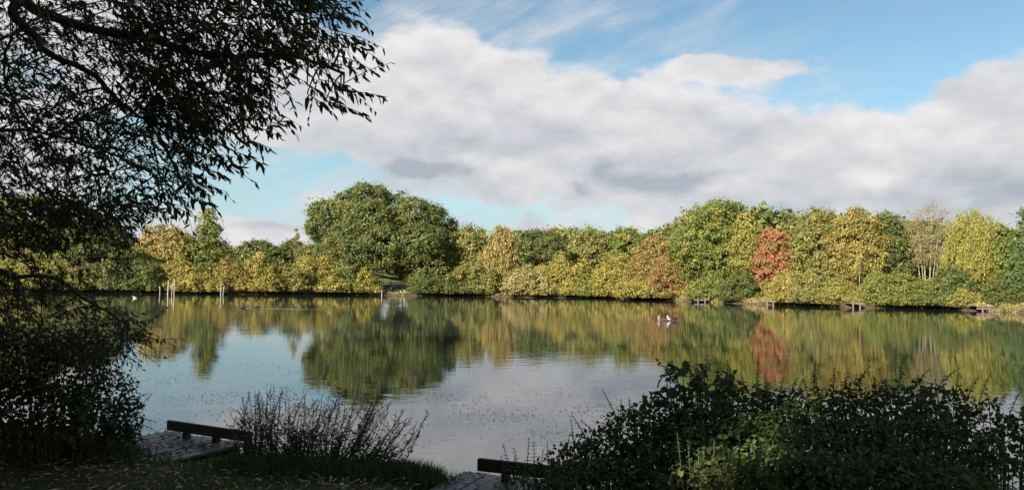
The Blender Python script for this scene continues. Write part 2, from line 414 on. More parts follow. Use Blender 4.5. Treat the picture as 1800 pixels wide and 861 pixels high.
# ------------------------------------------------------------------ far trees
PAL = {
    'oak': [((.056, .082, .018), 4), ((.085, .102, .02), 3), ((.125, .118, .028), 2), ((.04, .060, .015), 2)],
    'green': [((.085, .115, .016), 4), ((.115, .13, .02), 3), ((.058, .085, .016), 2), ((.17, .15, .025), 2)],
    'deep': [((.05, .068, .016), 4), ((.068, .082, .018), 3), ((.095, .098, .02), 2)],
    'olive': [((.125, .125, .025), 4), ((.09, .10, .022), 3), ((.17, .145, .03), 2)],
    'oliveyel': [((.17, .155, .025), 4), ((.12, .12, .022), 3), ((.24, .18, .025), 2)],
    'yellow': [((.21, .175, .025), 4), ((.165, .15, .022), 3), ((.12, .125, .02), 3)],
    'gold': [((.205, .16, .04), 4), ((.165, .135, .032), 3), ((.24, .19, .055), 2), ((.12, .115, .025), 2)],
    'amber': [((.175, .12, .028), 4), ((.155, .12, .026), 3), ((.20, .15, .028), 2), ((.11, .105, .022), 3)],
    'rust': [((.18, .085, .032), 4), ((.15, .10, .025), 3), ((.125, .115, .025), 4)],
    'red': [((.25, .092, .036), 5), ((.165, .068, .03), 3), ((.20, .115, .035), 4), ((.13, .12, .03), 2)],
    'tinged': [((.135, .125, .025), 4), ((.20, .13, .025), 3), ((.17, .15, .028), 3), ((.10, .105, .022), 2)],
    'yelgreen': [((.155, .15, .022), 4), ((.12, .13, .02), 3), ((.19, .165, .025), 2)],
    'pale': [((.20, .175, .055), 4), ((.15, .14, .04), 3), ((.24, .20, .08), 2)],
    'twig': [((.17, .125, .085), 4), ((.14, .095, .06), 3), ((.14, .12, .04), 3)],
    'conif': [((.045, .075, .022), 4), ((.07, .10, .025), 3), ((.10, .115, .03), 1)],
}
def pick(pal, n, r, clump=None):
    cols = np.array([c for c, w in PAL[pal]]); w = np.array([w for c, w in PAL[pal]], float); w /= w.sum()
    i = r.choice(len(cols), n, p=w)
    if clump is not None:                     # most leaves of a spray share its colour
        k = r.choice(len(cols), clump.max() + 1, p=w); i = np.where(r.random(n) < .72, k[clump], i)
    c = (cols[i] * .88 + cols[i].mean(1, keepdims=True) * .12) * 1.75 * np.array([1.05, 1.0, 1.0]) * r.uniform(.7, 1.3, (n, 1))
    return c

def clumps_on(lobes, r, cr, dens=1.0, jit=(.66, 1.12)):
    """spray centres spread over the surfaces of the crown's lobes"""
    out = []; outn = []
    L = np.array(lobes)
    for k, l in enumerate(L):
        rad3 = l[3:]; area = 4 * math.pi * ((rad3[0] * rad3[1]) ** 1.6 / 3 + (rad3[0] * rad3[2]) ** 1.6 / 3 + (rad3[1] * rad3[2]) ** 1.6 / 3) ** (1 / 1.6)
        m = max(5, int(area / (cr * cr * 1.7) * dens))
        dr = unit(r.normal(size=(m, 3))); p = l[:3] + dr * rad3 * r.uniform(*jit, (m, 1))
        keep = np.ones(m, bool)
        for j, o in enumerate(L):
            if j != k: keep &= (np.linalg.norm((p - o[:3]) / o[3:], axis=1) > .72)
        out.append(p[keep]); outn.append(unit(dr / rad3)[keep])
    return np.concatenate(out), np.concatenate(outn)

def crown_mesh(lobes, r, cr, per, size, pal, squash=.75, zmin=.15, dens=1.0, strand=0.0, jit=(.66, 1.12)):
    p, nn = clumps_on(lobes, r, cr, dens, jit)
    k = p[:, 2] > zmin; p, nn = p[k], nn[k]
    m = len(p); per_i = np.maximum(3, (per * r.uniform(.6, 1.4, m)).astype(int)); ci = np.repeat(np.arange(m), per_i); n = len(ci)
    crs = cr * r.uniform(.4, 1.6, m)[ci] * np.where(r.random(n) < .38, r.uniform(1.1, 2.2, n), 1.0)
    dr = unit(r.normal(size=(n, 3)) + nn[ci] * .9 + np.array([0, 0, .45]))
    off = dr * (crs * r.uniform(.45, 1.0, n) ** .6)[:, None] * np.array([1, 1, squash])
    if strand > 0:
        off = r.normal(size=(n, 3)) * np.array([.28, .28, 0]) * crs[:, None]; off[:, 2] = -r.random(n) * strand * (r.uniform(.3, 1.35, m)[ci])
        dr = unit(r.normal(size=(n, 3)) * np.array([1, 1, .3]) + nn[ci] * .5)
    pos = p[ci] + off
    pos[:, 2] = np.maximum(pos[:, 2], zmin - .1)
    nrm = dr * .8 + nn[ci] * .4 + r.normal(size=(n, 3)) * .75
    v, q = cards(pos, nrm, size * r.uniform(.55, 1.35, n), r, strand > 0)
    col = np.repeat(pick(pal, n, r, ci), 3, 0)
    return v, q, col, p

def lobes_round(r, c, W, D, z0, z1, n=13, irr=.22):
    """big core plus bulges; c = (x, y), W, D half widths"""
    H = z1 - z0; zc = z0 + H * .48
    L = [(c[0], c[1], zc, W * .72, D * .72, H * .42)]
    for i in range(n):
        a = i * 2.399 + r.uniform(-.4, .4); e = math.asin(np.clip(-.75 + 1.7 * (i + .5) / n, -1, 1)) + r.uniform(-.15, .15)
        f = r.uniform(.30, .30 + irr)
        L.append((c[0] + math.cos(a) * math.cos(e) * W * (1 - f * .95), c[1] + math.sin(a) * math.cos(e) * D * (1 - f * .95), zc + math.sin(e) * H * .5 * (1 - f * .75), W * f, D * f, H * .5 * f * 1.15))
    L.append((c[0] + r.uniform(-.15, .15) * W, c[1], z1 - H * .17, W * .36, D * .36, H * .17))
    return L
def lobes_cone(r, c, W, D, z0, z1, n=12):
    L = []
    for i in range(n):
        t = i / (n - 1); z = z0 + (z1 - z0) * (.08 + .86 * t); f = (1 - t) ** .75 * .75 + .08; a = i * 2.4
        L.append((c[0] + math.cos(a) * W * .38 * f, c[1] + math.sin(a) * D * .38 * f, z, W * f * .72, D * f * .72, (z1 - z0) * .09 + .15))
    L.append((c[0], c[1], z0 + (z1 - z0) * .45, W * .3, D * .3, (z1 - z0) * .42))
    return L
def lobes_shrub(r, c, W, D, z0, z1, n=9):
    H = z1 - z0; L = []
    for i in range(n):
        t = -1 + 2 * (i + .5) / n; h = H * (1 - .45 * abs(t) ** 1.6) * r.uniform(.72, 1.05)
        rr = W / n * r.uniform(1.5, 2.1)
        L.append((c[0] + t * W * .85, c[1] + r.uniform(-.45, .25) * D, z0 + h * .5, rr, D * r.uniform(.45, .7), h * .5))
        L.append((c[0] + t * W * .95, c[1] - D * r.uniform(.5, .75), z0 + r.uniform(.3, .55), rr * .8, D * .28, r.uniform(.35, .6)))
    return L
def trunk_mesh(root, base, top, r0_, clumps, r, mat, nl=14, lean=0.0):
    T = Tubes(); b = np.asarray(base, float); t = np.asarray(top, float); H = t[2] - b[2]
    mid = (b + t) / 2 + np.array([r.uniform(-.05, .05) * H + lean, 0, 0])
    path = bez(b - np.array([0, 0, .3]), mid, t, 9); rr = np.linspace(1, .18, 9) * r0_; rr[0] *= 1.35
    T.add(path, rr, 8)
    if len(clumps):
        for e in clumps[r.choice(len(clumps), min(nl, len(clumps)), replace=False)]:
            zz = min(max((e[2] - b[2]) / max(H, .1) * .55, .12), .85); s = b + (mid - b) * 0 + (path[int(zz * 8)] - b)
            ctrl = s * .45 + e * .55 + np.array([0, 0, -.08 * np.linalg.norm(e - s)])
            w = r0_ * (1 - zz * .75) * .42
            T.add(bez(s, ctrl, e, 6), np.linspace(w, w * .18, 6), 5)
    v, q = T.get(); part('trunk', root, v, q, None, mat, smooth=True)

def far_tree(name, px, top, w, off, pal, label, cat='tree', kind='round', zb=None, cr=None, size=None, per=None, group=None, bark='bark', n=13, seed=0, dens=1.0, trunk=True, depth=.8):
    r = np.random.default_rng(seed * 7919 + int(px) * 13 + int(top))
    if kind == 'shrub': w *= 1.2; off = off * .7
    Y = bank_y(px) + off; t = P(px, top, Y); x, y = t[0], t[1]; g = gz(x, y)
    W = w / 2.0 * Y / F; z1 = t[2]; D = W * depth
    root = thing(name, label, cat, (x, y, g), group)
    z0 = zb if zb is not None else g + (z1 - g) * (.12 if kind != 'shrub' else .02)
    cr = cr or (.62 if kind != 'shrub' else .46); size = size or (.215 if kind != 'shrub' else .175); per = per or (66 if kind != 'shrub' else 44)
    sc_ = Y / 115.0
    cr *= sc_; size *= sc_
    if kind == 'round': lob = lobes_round(r, (x, y), W, D, z0, z1, n)
    elif kind == 'cone': lob = lobes_cone(r, (x, y), W, D, z0, z1)
    elif kind == 'shrub': lob = lobes_shrub(r, (x, y), W, D, z0, z1)
    elif kind == 'weep': lob = lobes_round(r, (x, y), W * (.62 if pal == 'gold' else .85), D * .7, g + (z1 - g) * .55, z1, 8) + lobes_round(r, (x - W * .12, y), W * .95, D * .9, g + (z1 - g) * .3, g + (z1 - g) * .74, 9)
    strand = (z1 - g) * .26 if kind == 'weep' else 0
    v, q, col, cl = crown_mesh(lob, r, cr, per, size, pal, zmin=g + .12, dens=dens, strand=strand)
    part('crown' if kind != 'shrub' else 'foliage', root, v, q, None, M['leaf'], col)
    if kind == 'shrub':
        T = Tubes()
        for i in range(14):
            e = cl[r.integers(len(cl))]; s = np.array([x + (e[0] - x) * .55 + r.uniform(-.3, .3), y + r.uniform(-.3, .3) * D, gz(x, y) - .2])
            T.add(bez(s, (s * .6 + e * .4) + np.array([0, 0, .3]), e, 6), np.linspace(.05, .012, 6) * sc_, 5)
        a, b = T.get(); part('stem', root, a, b, None, M[bark], smooth=True)
    else:
        trunk_mesh(root, (x, y, g), (x, y, z0 + (z1 - z0) * .8), max(.12, (z1 - g) * .028), cl, r, M[bark])
    return root

# the great oak: lobes placed as the photograph shows them
def great_oak():
    r = np.random.default_rng(77); Y0 = bank_y(690) + 9
    def lb(px, py, rx, ry, dy=0, rd=None):
        p = P(px, py, Y0 + dy); s = Y0 / F
        return (p[0], p[1], p[2], rx * s, (rd or rx * .85) * s, ry * s)
    lob = [lb(586, 398, 40, 40, 1), lb(572, 376, 24, 22, -1), lb(606, 366, 24, 20, -2), lb(560, 400, 18, 18, -2), lb(646, 366, 40, 34, 0), lb(634, 345, 24, 16, -2), lb(662, 346, 22, 15, -1), lb(646, 392, 40, 34, -5),
           lb(705, 358, 13, 17, 0), lb(722, 386, 30, 32, -3), lb(738, 372, 20, 18, -1), lb(766, 398, 28, 32, 0), lb(758, 378, 16, 14, -2), lb(786, 424, 21, 30, 1), lb(690, 420, 58, 44, 6), lb(612, 424, 36, 28, -5),
           lb(672, 432, 40, 30, -7), lb(735, 430, 38, 32, -6), lb(780, 462, 24, 32, -2), lb(640, 456, 44, 20, -4), lb(590, 442, 28, 20, -2), lb(700, 456, 46, 20, -5), lb(750, 470, 42, 34, -4), lb(760, 492, 40, 22, -4)]
    b = P(728, 505, Y0 + 1); g = gz(b[0], b[1])
    root = thing('oak_tree', 'great broad-domed green oak standing tallest on the far bank', 'tree', (b[0], b[1], g))
    v, q, col, cl = crown_mesh(lob, r, .72, 66, .24, 'oak', dens=1.1, squash=.75, zmin=g + .8, jit=(.78, 1.06))
    part('crown', root, v, q, None, M['leaf'], col)
    trunk_mesh(root, (b[0], b[1], g), (b[0] - 3.0, b[1], g + 11.5), .62, cl, r, M['bark'], 34)
great_oak()

TREES = [
    # px, top, w, off, palette, name, label, kwargs
    (45, 352, 190, 10, 'olive', 'broad_tree', 'wide olive green tree seen through the hanging willow leaves'),
    (165, 385, 130, 7, 'oak', 'broad_tree', 'rounded mid green tree behind the hanging willow tips'),
    (290, 402, 95, 8, 'gold', 'autumn_tree', 'golden brown autumn tree beside the pointed bright green tree'),
    (368, 371, 92, 6, 'green', 'pointed_tree', 'pointed bright green tree rising above golden shrubs', dict(kind='cone', cr=.7)),
    (830, 408, 66, 5.5, 'olive', 'broad_tree', 'round yellowish green tree between the great oak and golden willow'),
    (884, 393, 82, 3.5, 'gold', 'weeping_willow', 'golden weeping willow with long hanging strands by the water', dict(kind='weep', cr=.5, per=46, n=12, size=.2)),
    (945, 412, 96, 16, 'deep', 'broad_tree', 'dark green rounded tree right beside the golden weeping willow'),
    (1042, 409, 84, 22, 'olive', 'broad_tree', 'muted olive tree behind the yellow shrubs, beside the dark green tree'),
    (1108, 405, 70, 16, 'green', 'broad_tree', 'fresh green round-topped tree standing behind amber shrubs'),
    (1150, 420, 66, 7, 'amber', 'autumn_tree', 'small amber-topped tree just above the rust red shrub'),
    (1258, 362, 150, 6, 'green', 'broad_tree', 'large bright green domed tree behind a plank fishing stand', dict(n=17)),
    (1312, 380, 46, 5, 'yelgreen', 'broad_tree', 'yellow tinged tree leaning on the large bright green dome', dict(zb=3.4)),
    (1362, 405, 68, 5, 'red', 'red_tree', 'bright orange red autumn tree among green trees', dict(zb=2.2, cr=.6)),
    (1438, 374, 98, 6, 'olive', 'broad_tree', 'tall olive tree with a pale thin crown beside the red tree', dict(n=16)),
    (1504, 370, 84, 6, 'tinged', 'autumn_tree', 'tall tree with orange tinged top between olive and green trees', dict(zb=3.0)),
    (1563, 382, 74, 6, 'oak', 'broad_tree', 'dusky green tree beside the bare pale birch'),
    (1706, 365, 104, 5, 'yelgreen', 'weeping_birch', 'tall yellow green birch with drooping sprays beside bare birch', dict(kind='weep', cr=.52, per=42, n=14, size=.17, bark='pale_bark')),
    (1752, 398, 50, 8, 'green', 'broad_tree', 'narrow fresh green tree behind the drooping yellow green birch'),
    (1800, 372, 76, 4, 'conif', 'drooping_conifer', 'dark drooping conifer at the end of the shore trees', dict(kind='cone', cr=.55)),
]
for i, t in enumerate(TREES):
    kw = t[7] if len(t) > 7 else {}
    far_tree(t[5], t[0], t[1], t[2], t[3], t[4], t[6], seed=i, **kw)

SHRUBS = [
    (40, 445, 110, 2.5, 'yelgreen', 'light green waterside shrub under the olive tree'),
    (120, 452, 100, 2.5, 'olive', 'olive waterside shrub between light green and dark shrubs'),
    (228, 440, 110, 2.5, 'oak', 'dark green waterside shrub beside the bleached stakes'),
    (318, 452, 70, 3.0, 'oliveyel', 'yellowish shrub behind the tall bleached stakes'),
    (352, 482, 84, 1.5, 'yellow', 'low bright yellow shrub below the pointed green tree'),
    (412, 448, 56, 3.0, 'amber', 'brown orange shrub beside the pointed green tree'),
    (455, 446, 84, 2.5, 'oliveyel', 'rounded yellow olive shrub next to the brown orange shrub'),
    (505, 455, 70, 2.0, 'olive', 'olive willow shrub below the spindly bare conifer'),
    (556, 440, 96, 3.0, 'oliveyel', 'tall yellow olive shrub at the foot of the great oak'),
    (600, 462, 62, 1.5, 'oak', 'dark green shrub between yellow olive shrub and yellow reeds'),
    (642, 478, 52, 1.5, 'yellow', 'bright yellow waterside shrub under the great oak'),
    (775, 478, 90, 2.0, 'deep', 'dark green shrub skirting the great oak by the water'),
    (832, 452, 66, 2.0, 'olive', 'grey olive shrub with pale bare twigs beside golden willow'),
    (925, 470, 66, 2.0, 'pale', 'pale straw shrub trailing at the golden willow foot'),
    (985, 445, 76, 3.0, 'oliveyel', 'yellow olive shrub below the dark green rounded tree'),
    (1022, 462, 66, 2.0, 'yellow', 'yellow shrub in the middle of the mixed autumn bank'),
    (1048, 482, 60, 1.2, 'green', 'low fresh green shrub in front of yellow shrubs'),
    (1082, 452, 72, 2.5, 'oliveyel', 'yellow olive shrub below the fresh green round-topped tree'),
    (1130, 448, 74, 2.5, 'amber', 'amber shrub beside the rust red shrub'),
    (1182, 443, 72, 2.5, 'rust', 'rust red shrub beside the large bright green dome'),
    (1150, 490, 120, 1.0, 'oliveyel', 'low yellowish shrub below amber and rust red shrubs'),
    (1245, 482, 62, 2.0, 'green', 'rich green shrub at the base of the large green dome'),
    (1300, 480, 62, 2.0, 'deep', 'deep green shrub between the two plank fishing stands'),
    (1388, 478, 76, 1.6, 'oliveyel', 'yellow olive shrub at the red tree foot'),
    (1440, 470, 90, 1.8, 'olive', 'broad olive shrub below the tall olive tree'),
    (1478, 492, 60, 1.2, 'yelgreen', 'low yellow green shrub beside the small worn fishing stand'),
    (1560, 470, 84, 1.8, 'green', 'green shrub below the dusky green tree'),
    (1608, 482, 84, 1.6, 'green', 'spreading green shrub at the bare birch foot'),
    (1668, 470, 84, 1.8, 'oak', 'dusky green shrub below the drooping birch'),
    (1690, 508, 50, 1.0, 'yelgreen', 'small bright shrub beside the red-brown fishing stand'),
    (1768, 480, 56, 4.0, 'deep', 'deep green shrub beneath the drooping conifer'),
]
for i, s in enumerate(SHRUBS):
    far_tree('waterside_shrub', s[0], s[1], s[2], s[3], s[4], s[5], cat='shrub', kind='shrub', seed=100 + i)

# bare birch
def bare_birch():
    r = np.random.default_rng(5); Y = bank_y(1628) + 4.0
    b = P(1630, 520, Y); g = gz(b[0], b[1]); root = thing('bare_birch', 'bare pale birch with several slim upright stems', 'tree', (b[0], b[1], g))
    T = Tubes(); tips = []
    for px0, px1, py1, ra in [(1622, 1600, 400, .09), (1627, 1622, 378, .12), (1633, 1640, 374, .12), (1638, 1668, 395, .08), (1625, 1612, 385, .08), (1636, 1655, 382, .08)]:
        s = P(px0, 525, Y + r.uniform(-.5, .5)); s[2] = g - .2; e = P(px1, py1, Y + r.uniform(-1, 1)); path = bez(s, P((px0 * 2 + px1) / 3, 450, Y), e, 10)
        T.add(path, np.linspace(ra, .015, 10), 6)
        for k in range(16):
            t = r.integers(4, 10); a = path[t]; d = unit(np.array([r.normal() * .7, r.normal() * .6, .8])) * r.uniform(.6, 1.6)
            T.add(bez(a, a + d * .5 + [0, 0, -.1], a + d, 4), np.linspace(.02, .008, 4), 3); tips.append(a + d); tips.append(a + d * .6)
    v, q = T.get(); part('trunk', root, v, q, None, M['pale_bark'], smooth=True)
    tips = np.array(tips); m = 40; n = len(tips) * m; ci = np.repeat(np.arange(len(tips)), m)
    pos = tips[ci] + r.normal(size=(n, 3)) * .32
    v, q = cards(pos, r.normal(size=(n, 3)), .10 * r.uniform(.5, 1.4, n), r)
    cc = pick('twig', n, r); kk = r.random(n) < .35; cc[kk] = pick('oliveyel', kk.sum(), r)
    part('crown', root, v, q, None, M['leaf'], np.repeat(cc, 3, 0))
bare_birch()

# slim pale trunks standing clear in front of foliage
for px, ytop, ybot, dpx, lab in [(1508, 440, 528, 5, 'slim pale trunk leaning in front of the orange tinged tree'), (1530, 445, 535, 10, 'slim pale trunk beside the dusky green tree'), (1333, 418, 500, -3, 'slim pale trunk between the green dome and the red tree')]:
    r = np.random.default_rng(px); Y = bank_y(px) + (5.2 if px < 1400 else 2.4); b = P(px, ybot, Y); g = gz(b[0], b[1]); root = thing('slim_birch', lab, 'tree', (b[0], b[1], g))
    e = P(px + dpx, ytop, Y); T = Tubes(); path = bez((b[0], b[1], g - .2), (b + e) / 2 + [.1, 0, 0], e, 8); T.add(path, np.linspace(.055, .02, 8), 6)
    tips = []
    for k in range(9):
        a = path[r.integers(4, 8)]; d = unit(r.normal(size=3) + [0, 0, .6]) * r.uniform(.5, 1.2); T.add(bez(a, a + d * .5, a + d, 4), np.linspace(.02, .008, 4), 3); tips.append(a + d)
    v, q = T.get(); part('trunk', root, v, q, None, M['pale_bark'], smooth=True)
    tips = np.array(tips); ci = np.repeat(np.arange(len(tips)), 40); pos = tips[ci] + r.normal(size=(len(ci), 3)) * .3
    v, q = cards(pos, r.normal(size=(len(ci), 3)) + [0, -.5, .4], .2 * r.uniform(.5, 1.3, len(ci)), r)
    part('crown', root, v, q, None, M['leaf'], np.repeat(pick('oliveyel', len(ci), r), 3, 0))

# spindly conifer behind the shrubs
def spindly():
    r = np.random.default_rng(9); Y = bank_y(521) + 14; t = P(521, 403, Y); g = gz(t[0], t[1]); root = thing('spindly_conifer', 'spindly thin-branched conifer poking up beside the great oak', 'tree', (t[0], t[1], g))
    T = Tubes(); T.add([(t[0], t[1], g - .2), (t[0], t[1], (g + t[2]) / 2), tuple(t)], [.12, .08, .02], 6); tips = []
    for k in range(30):
        f = r.random() ** .8; z = t[2] - f * 4.2; a = r.uniform(0, 6.28); ln = .15 + f * 1.35
        s = np.array([t[0], t[1], z]); d = np.array([math.cos(a), math.sin(a), .25]) * ln
        T.add(bez(s, s + d * .6 + [0, 0, -.1], s + d, 5), np.linspace(.03, .01, 5), 4)
        for u in (.4, .6, .8, 1.0): tips.append(s + d * u)
    v, q = T.get(); part('trunk', root, v, q, None, M['bark'], smooth=True)
    tips = np.array(tips); ci = np.repeat(np.arange(len(tips)), 9); pos = tips[ci] + r.normal(size=(len(ci), 3)) * .12
    v, q = cards(pos, r.normal(size=(len(ci), 3)), .17 * r.uniform(.5, 1.3, len(ci)), r)
    part('crown', root, v, q, None, M['leaf'], np.repeat(pick('pale', len(ci), r) * .8, 3, 0))
spindly()

# the distant line of trees: four crowns, each tree a copy of its own
def distant_line():
    protos = []
    for k, pal in enumerate(['deep', 'olive', 'oak', 'deep']):
        r = np.random.default_rng(300 + k); lob = lobes_round(r, (0, 0), 5.6, 5.0, 1.0, 11.0, 14)
        v, q, col, cl = crown_mesh(lob, r, 1.05, 34, .55, pal, zmin=.3)
        root = thing('distant_tree', 'x', 'tree', (0, 0, 0)); part('crown', root, v, q, None, M['leaf'], col); trunk_mesh(root, (0, 0, 0), (0, 0, 8), .3, cl, r, M['bark'], 8)
        protos.append(root)
    labs = ['rounded dark green distant tree behind', 'rounded olive distant tree behind', 'rounded mid green distant tree behind', 'broad deep green distant tree behind']
    FEATURES = [(0, 'the willow trunk side of the shore'), (60, 'the wide olive tree'), (165, 'the willow tips'), (228, 'the dark waterside shrub'), (290, 'the golden brown tree'), (368, 'the pointed green tree'), (412, 'the brown orange shrub'), (465, 'the yellow olive shrub'),
                (521, 'the spindly conifer'), (580, 'the low side of the oak'), (648, 'the top dome of the oak'), (705, 'the fenced clearing'), (775, 'the oak\'s dark skirting shrub'), (830, 'the round yellowish tree'), (884, 'the golden weeping willow'), (945, 'the dark green rounded tree'),
                (1000, 'the yellow shrubs'), (1042, 'the muted olive tree'), (1108, 'the fresh green round-topped tree'), (1150, 'the amber-topped tree'), (1190, 'the rust red shrub'), (1258, 'the large green dome'), (1312, 'the yellow tinged tree'), (1362, 'the red tree'),
                (1438, 'the tall olive tree'), (1504, 'the orange tinged tree'), (1563, 'the dusky green tree'), (1628, 'the bare birch'), (1706, 'the drooping birch'), (1752, 'the narrow green tree'), (1800, 'the drooping conifer'), (1850, 'the shore past the conifer')]
    spots = []
    r = np.random.default_rng(8)
    for px in range(-60, 1870, 36):
        if px < 400: top, o = 425, 30
        elif px < 545: top, o = 430, 75
        elif px < 810: top, o = 432, 60
        elif px < 1200: top, o = 413, 42
        elif px < 1340: top, o = 395, 30
        elif px < 1400: top, o = 389, 22
        elif px < 1620: top, o = 398, 20
        else: top, o = 415, 22
        if 640 < px < 740: o += 40; top = 452
        spots.append((px + r.uniform(-8, 8), top + r.uniform(-5, 9), o + r.uniform(-6, 10)))
    spots.append((1330, 377, 14)); spots.append((1378, 390, 16))
    for i, (px, top, o) in enumerate(spots):
        k = i % 4; src = protos[k]
        Y = bank_y(min(max(px, 0), 1800)) + o; t = P(px, top, Y); g = gz(t[0], t[1]); s = (t[2] - g) / 10.8
        if i < 4: root = src
        else:
            root = src.copy(); COL.objects.link(root)
            for ch in src.children:
                c2 = ch.copy(); COL.objects.link(c2); c2.parent = root
        root.location = (t[0], t[1], g); sx = s * r.uniform(.85, 1.15); root.scale = (sx, sx, s); root.rotation_euler = (0, 0, r.uniform(0, 6.28))
        near = min(FEATURES, key=lambda f: abs(f[0] - px))[1]
        lab = labs[k] + ' ' + near if i < len(spots) - 2 else ('dark treetop showing between the green dome and the red tree', 'low dark treetop showing just above the red tree')[i - len(spots) + 2]
        tag(root, lab, 'tree', 'distant trees behind the shore')
distant_line()

# low growth along the far waterline
def bank_growth():
    r = np.random.default_rng(44); px = r.uniform(-40, 1840, 26000); px[:12000] = r.uniform(1190, 1840, 12000)
    fp = np.array([b[0] for b in BANK], float); fx = np.interp(px, fp, [p[0] for p in far_pts]); fy = np.interp(px, fp, [p[1] for p in far_pts])
    ex = (px > 1800) * (px - 1800) / F * 81; o = np.abs(r.normal(size=len(px))) * 1.1 + .15
    x = fx + ex + fx / fy * o; y = fy + o; z = height(x, y)
    clear = (px > 655) & (px < 722); hh = np.where(px > 1190, .65, .3) * np.where(clear, .35, 1) * r.uniform(.2, 1, len(px)) * (0.6 + .4 * np.sin(px * .09) ** 2)
    pos = np.stack([x, y, np.maximum(z, .02) + hh * r.random(len(px))], -1)
    v, q = cards(pos, r.normal(size=(len(px), 3)) * .7 + [0, -.7, .5], .17 * r.uniform(.5, 1.4, len(px)), r)
    col = pick('oliveyel', len(px), r) * np.array([1.0, 1.0, 1.2]); br = r.random(len(px)) < .35; col[br] = pick('twig', br.sum(), r) * .7
    o_ = link('bank_vegetation', mesh_np('bank_vegetation', v, q, None, M['leaf'], np.repeat(col, 3, 0))); tag(o_, 'low straw and green growth along the far waterline', kind='stuff')
    # roots and dead twigs in the gap over the water
    T = Tubes()
    for k in range(700):
        p = r.uniform(0, 1800); a = on_water(p, np.interp(p, fp, [b[1] for b in BANK])); a = a + np.array([a[0] / a[1] * .3, .3, r.uniform(-.1, .25)]); d = np.array([r.normal() * .6, -r.uniform(.2, .8), r.uniform(-.3, .6)])
        T.add(bez(a, a + d * .5 + [0, 0, .15], a + d, 4), np.linspace(.025, .008, 4), 3)
    v, q = T.get(); o_ = link('bank_twigs', mesh_np('bank_twigs', v, q, None, M['pale_bark'], smooth=True)); tag(o_, 'dead twigs and roots trailing along the far waterline', kind='stuff')
bank_growth()

# ------------------------------------------------------------------ stakes, fishing stands, fence, birds on the far side
def stake(px, ytop, ywater, w, lab, lean=0.0, dy=0.0):
    Y = on_water(px, ywater)[1] + dy; t = P(px + lean, ytop + (3.5 if px < 600 else 2.0), Y); b = P(px, ywater, Y)
    T = Tubes(); r = w * .62 * Y / F / 2
    T.add([(b[0], b[1], -.6), (b[0], b[1], 0), ((b[0] + t[0]) / 2 + r * .3, b[1], t[2] * .5), (t[0], t[1], t[2]), (t[0], t[1], t[2] + .01)], [r * 1.1, r * 1.1, r, r * .85, r * .3], 7)
    v, q = T.get(); v = v - np.array([b[0], b[1], 0])
    o = link('mooring_stake', mesh_np('mooring_stake', v, q, None, M['stake'], smooth=True)); o.location = (b[0], b[1], 0)
    tag(o, lab, 'stake', 'bleached stakes in the water')
stake(281, 499, 517.2, 2.2, 'short bleached stake, shortest of those beside the dark green shrub')
stake(295, 489, 517.4, 3.6, 'thick bleached stake beside the dark green shrub', 1)
stake(302, 496, 517.4, 2.4, 'thin bleached stake between two taller stakes', 1)
stake(306, 486, 517.4, 3.0, 'tallest bleached stake beside the golden brown tree', .5)
stake(388, 494, 518.6, 2.6, 'bleached stake below the brown orange shrub', .5)
stake(392, 500, 518.6, 2.2, 'shorter thin stake leaning by the brown orange shrub', 2)
stake(671, 508, 520.2, 2.6, 'bleached stake beside the bright yellow shrub')
stake(704, 509, 519.3, 2.6, 'pale stake on the bare bank under the oak')
stake(711, 507, 519.3, 3.0, 'thicker pale stake on the bare bank under the oak', -.4)

def far_stand(px, ytop, ywater, wpx, lab, mid=True, posts=(-.25, .2)):
    Y = on_water(px, ywater)[1]; b = P(px, ywater, Y); s = Y / F; W = wpx * s; zt = P(px, ytop, Y)[2]
    root = thing('fishing_stand', lab, 'platform', (b[0], b[1], 0), 'plank fishing stands on the far bank')
    pl = box_mesh('plank', W / 6 * .94, 2.2, .07, M['pale_wood'])
    for i in range(6):
        o = link('plank', pl, root); o.location = (-W / 2 + W / 6 * (i + .5), 1.02, zt - .10)
    o = link('front_beam', box_mesh('front_beam', W * 1.04, .09, .16, M['pale_wood']), root); o.location = (0, -.13, zt - .12)
    if mid:
        o = link('lower_beam', box_mesh('lower_beam', W * 1.0, .08, .15, M['pale_wood']), root); o.location = (0, -.10, zt * .42)
    pm = box_mesh('post', .13, .13, zt + .62, M['pale_wood'])
    for f in posts:
        o = link('post', pm, root); o.location = (f * W, -.24, (zt - .62) / 2 - .01)
far_stand(1233, 522, 531, 27, 'plank fishing stand below the large bright green dome')
far_stand(1352, 527.5, 537.5, 24, 'taller plank fishing stand at the red tree foot', False, (-.2, .25))
far_stand(1506, 531.5, 541.5, 20, 'small worn fishing stand half hidden in straw growth', False, (-.4, .2))
far_stand(1731, 536, 547, 30, 'red-brown fishing stand with two beams before a dark hollow', True, (-.2, .2))

def rail_fence():
    Y = bank_y(690) + 7.0; c = P(692, 497, Y); g = gz(c[0], c[1]); s = Y / F
    root = thing('rail_fence', 'wooden rail fence in the clearing under the great oak', 'fence', (c[0], c[1], g))
    pm = box_mesh('post', .14, .12, 1.5, M['bark'])
    for x in (-2.4, -.4, 1.5): o = link('post', pm, root); o.location = (x, 0, .55)
    rm = box_mesh('rail', 4.6, .06, .14, M['bark'])
    for z in (.62, 1.12): o = link('rail', rm, root); o.location = (-.4, -.095, z)
rail_fence()

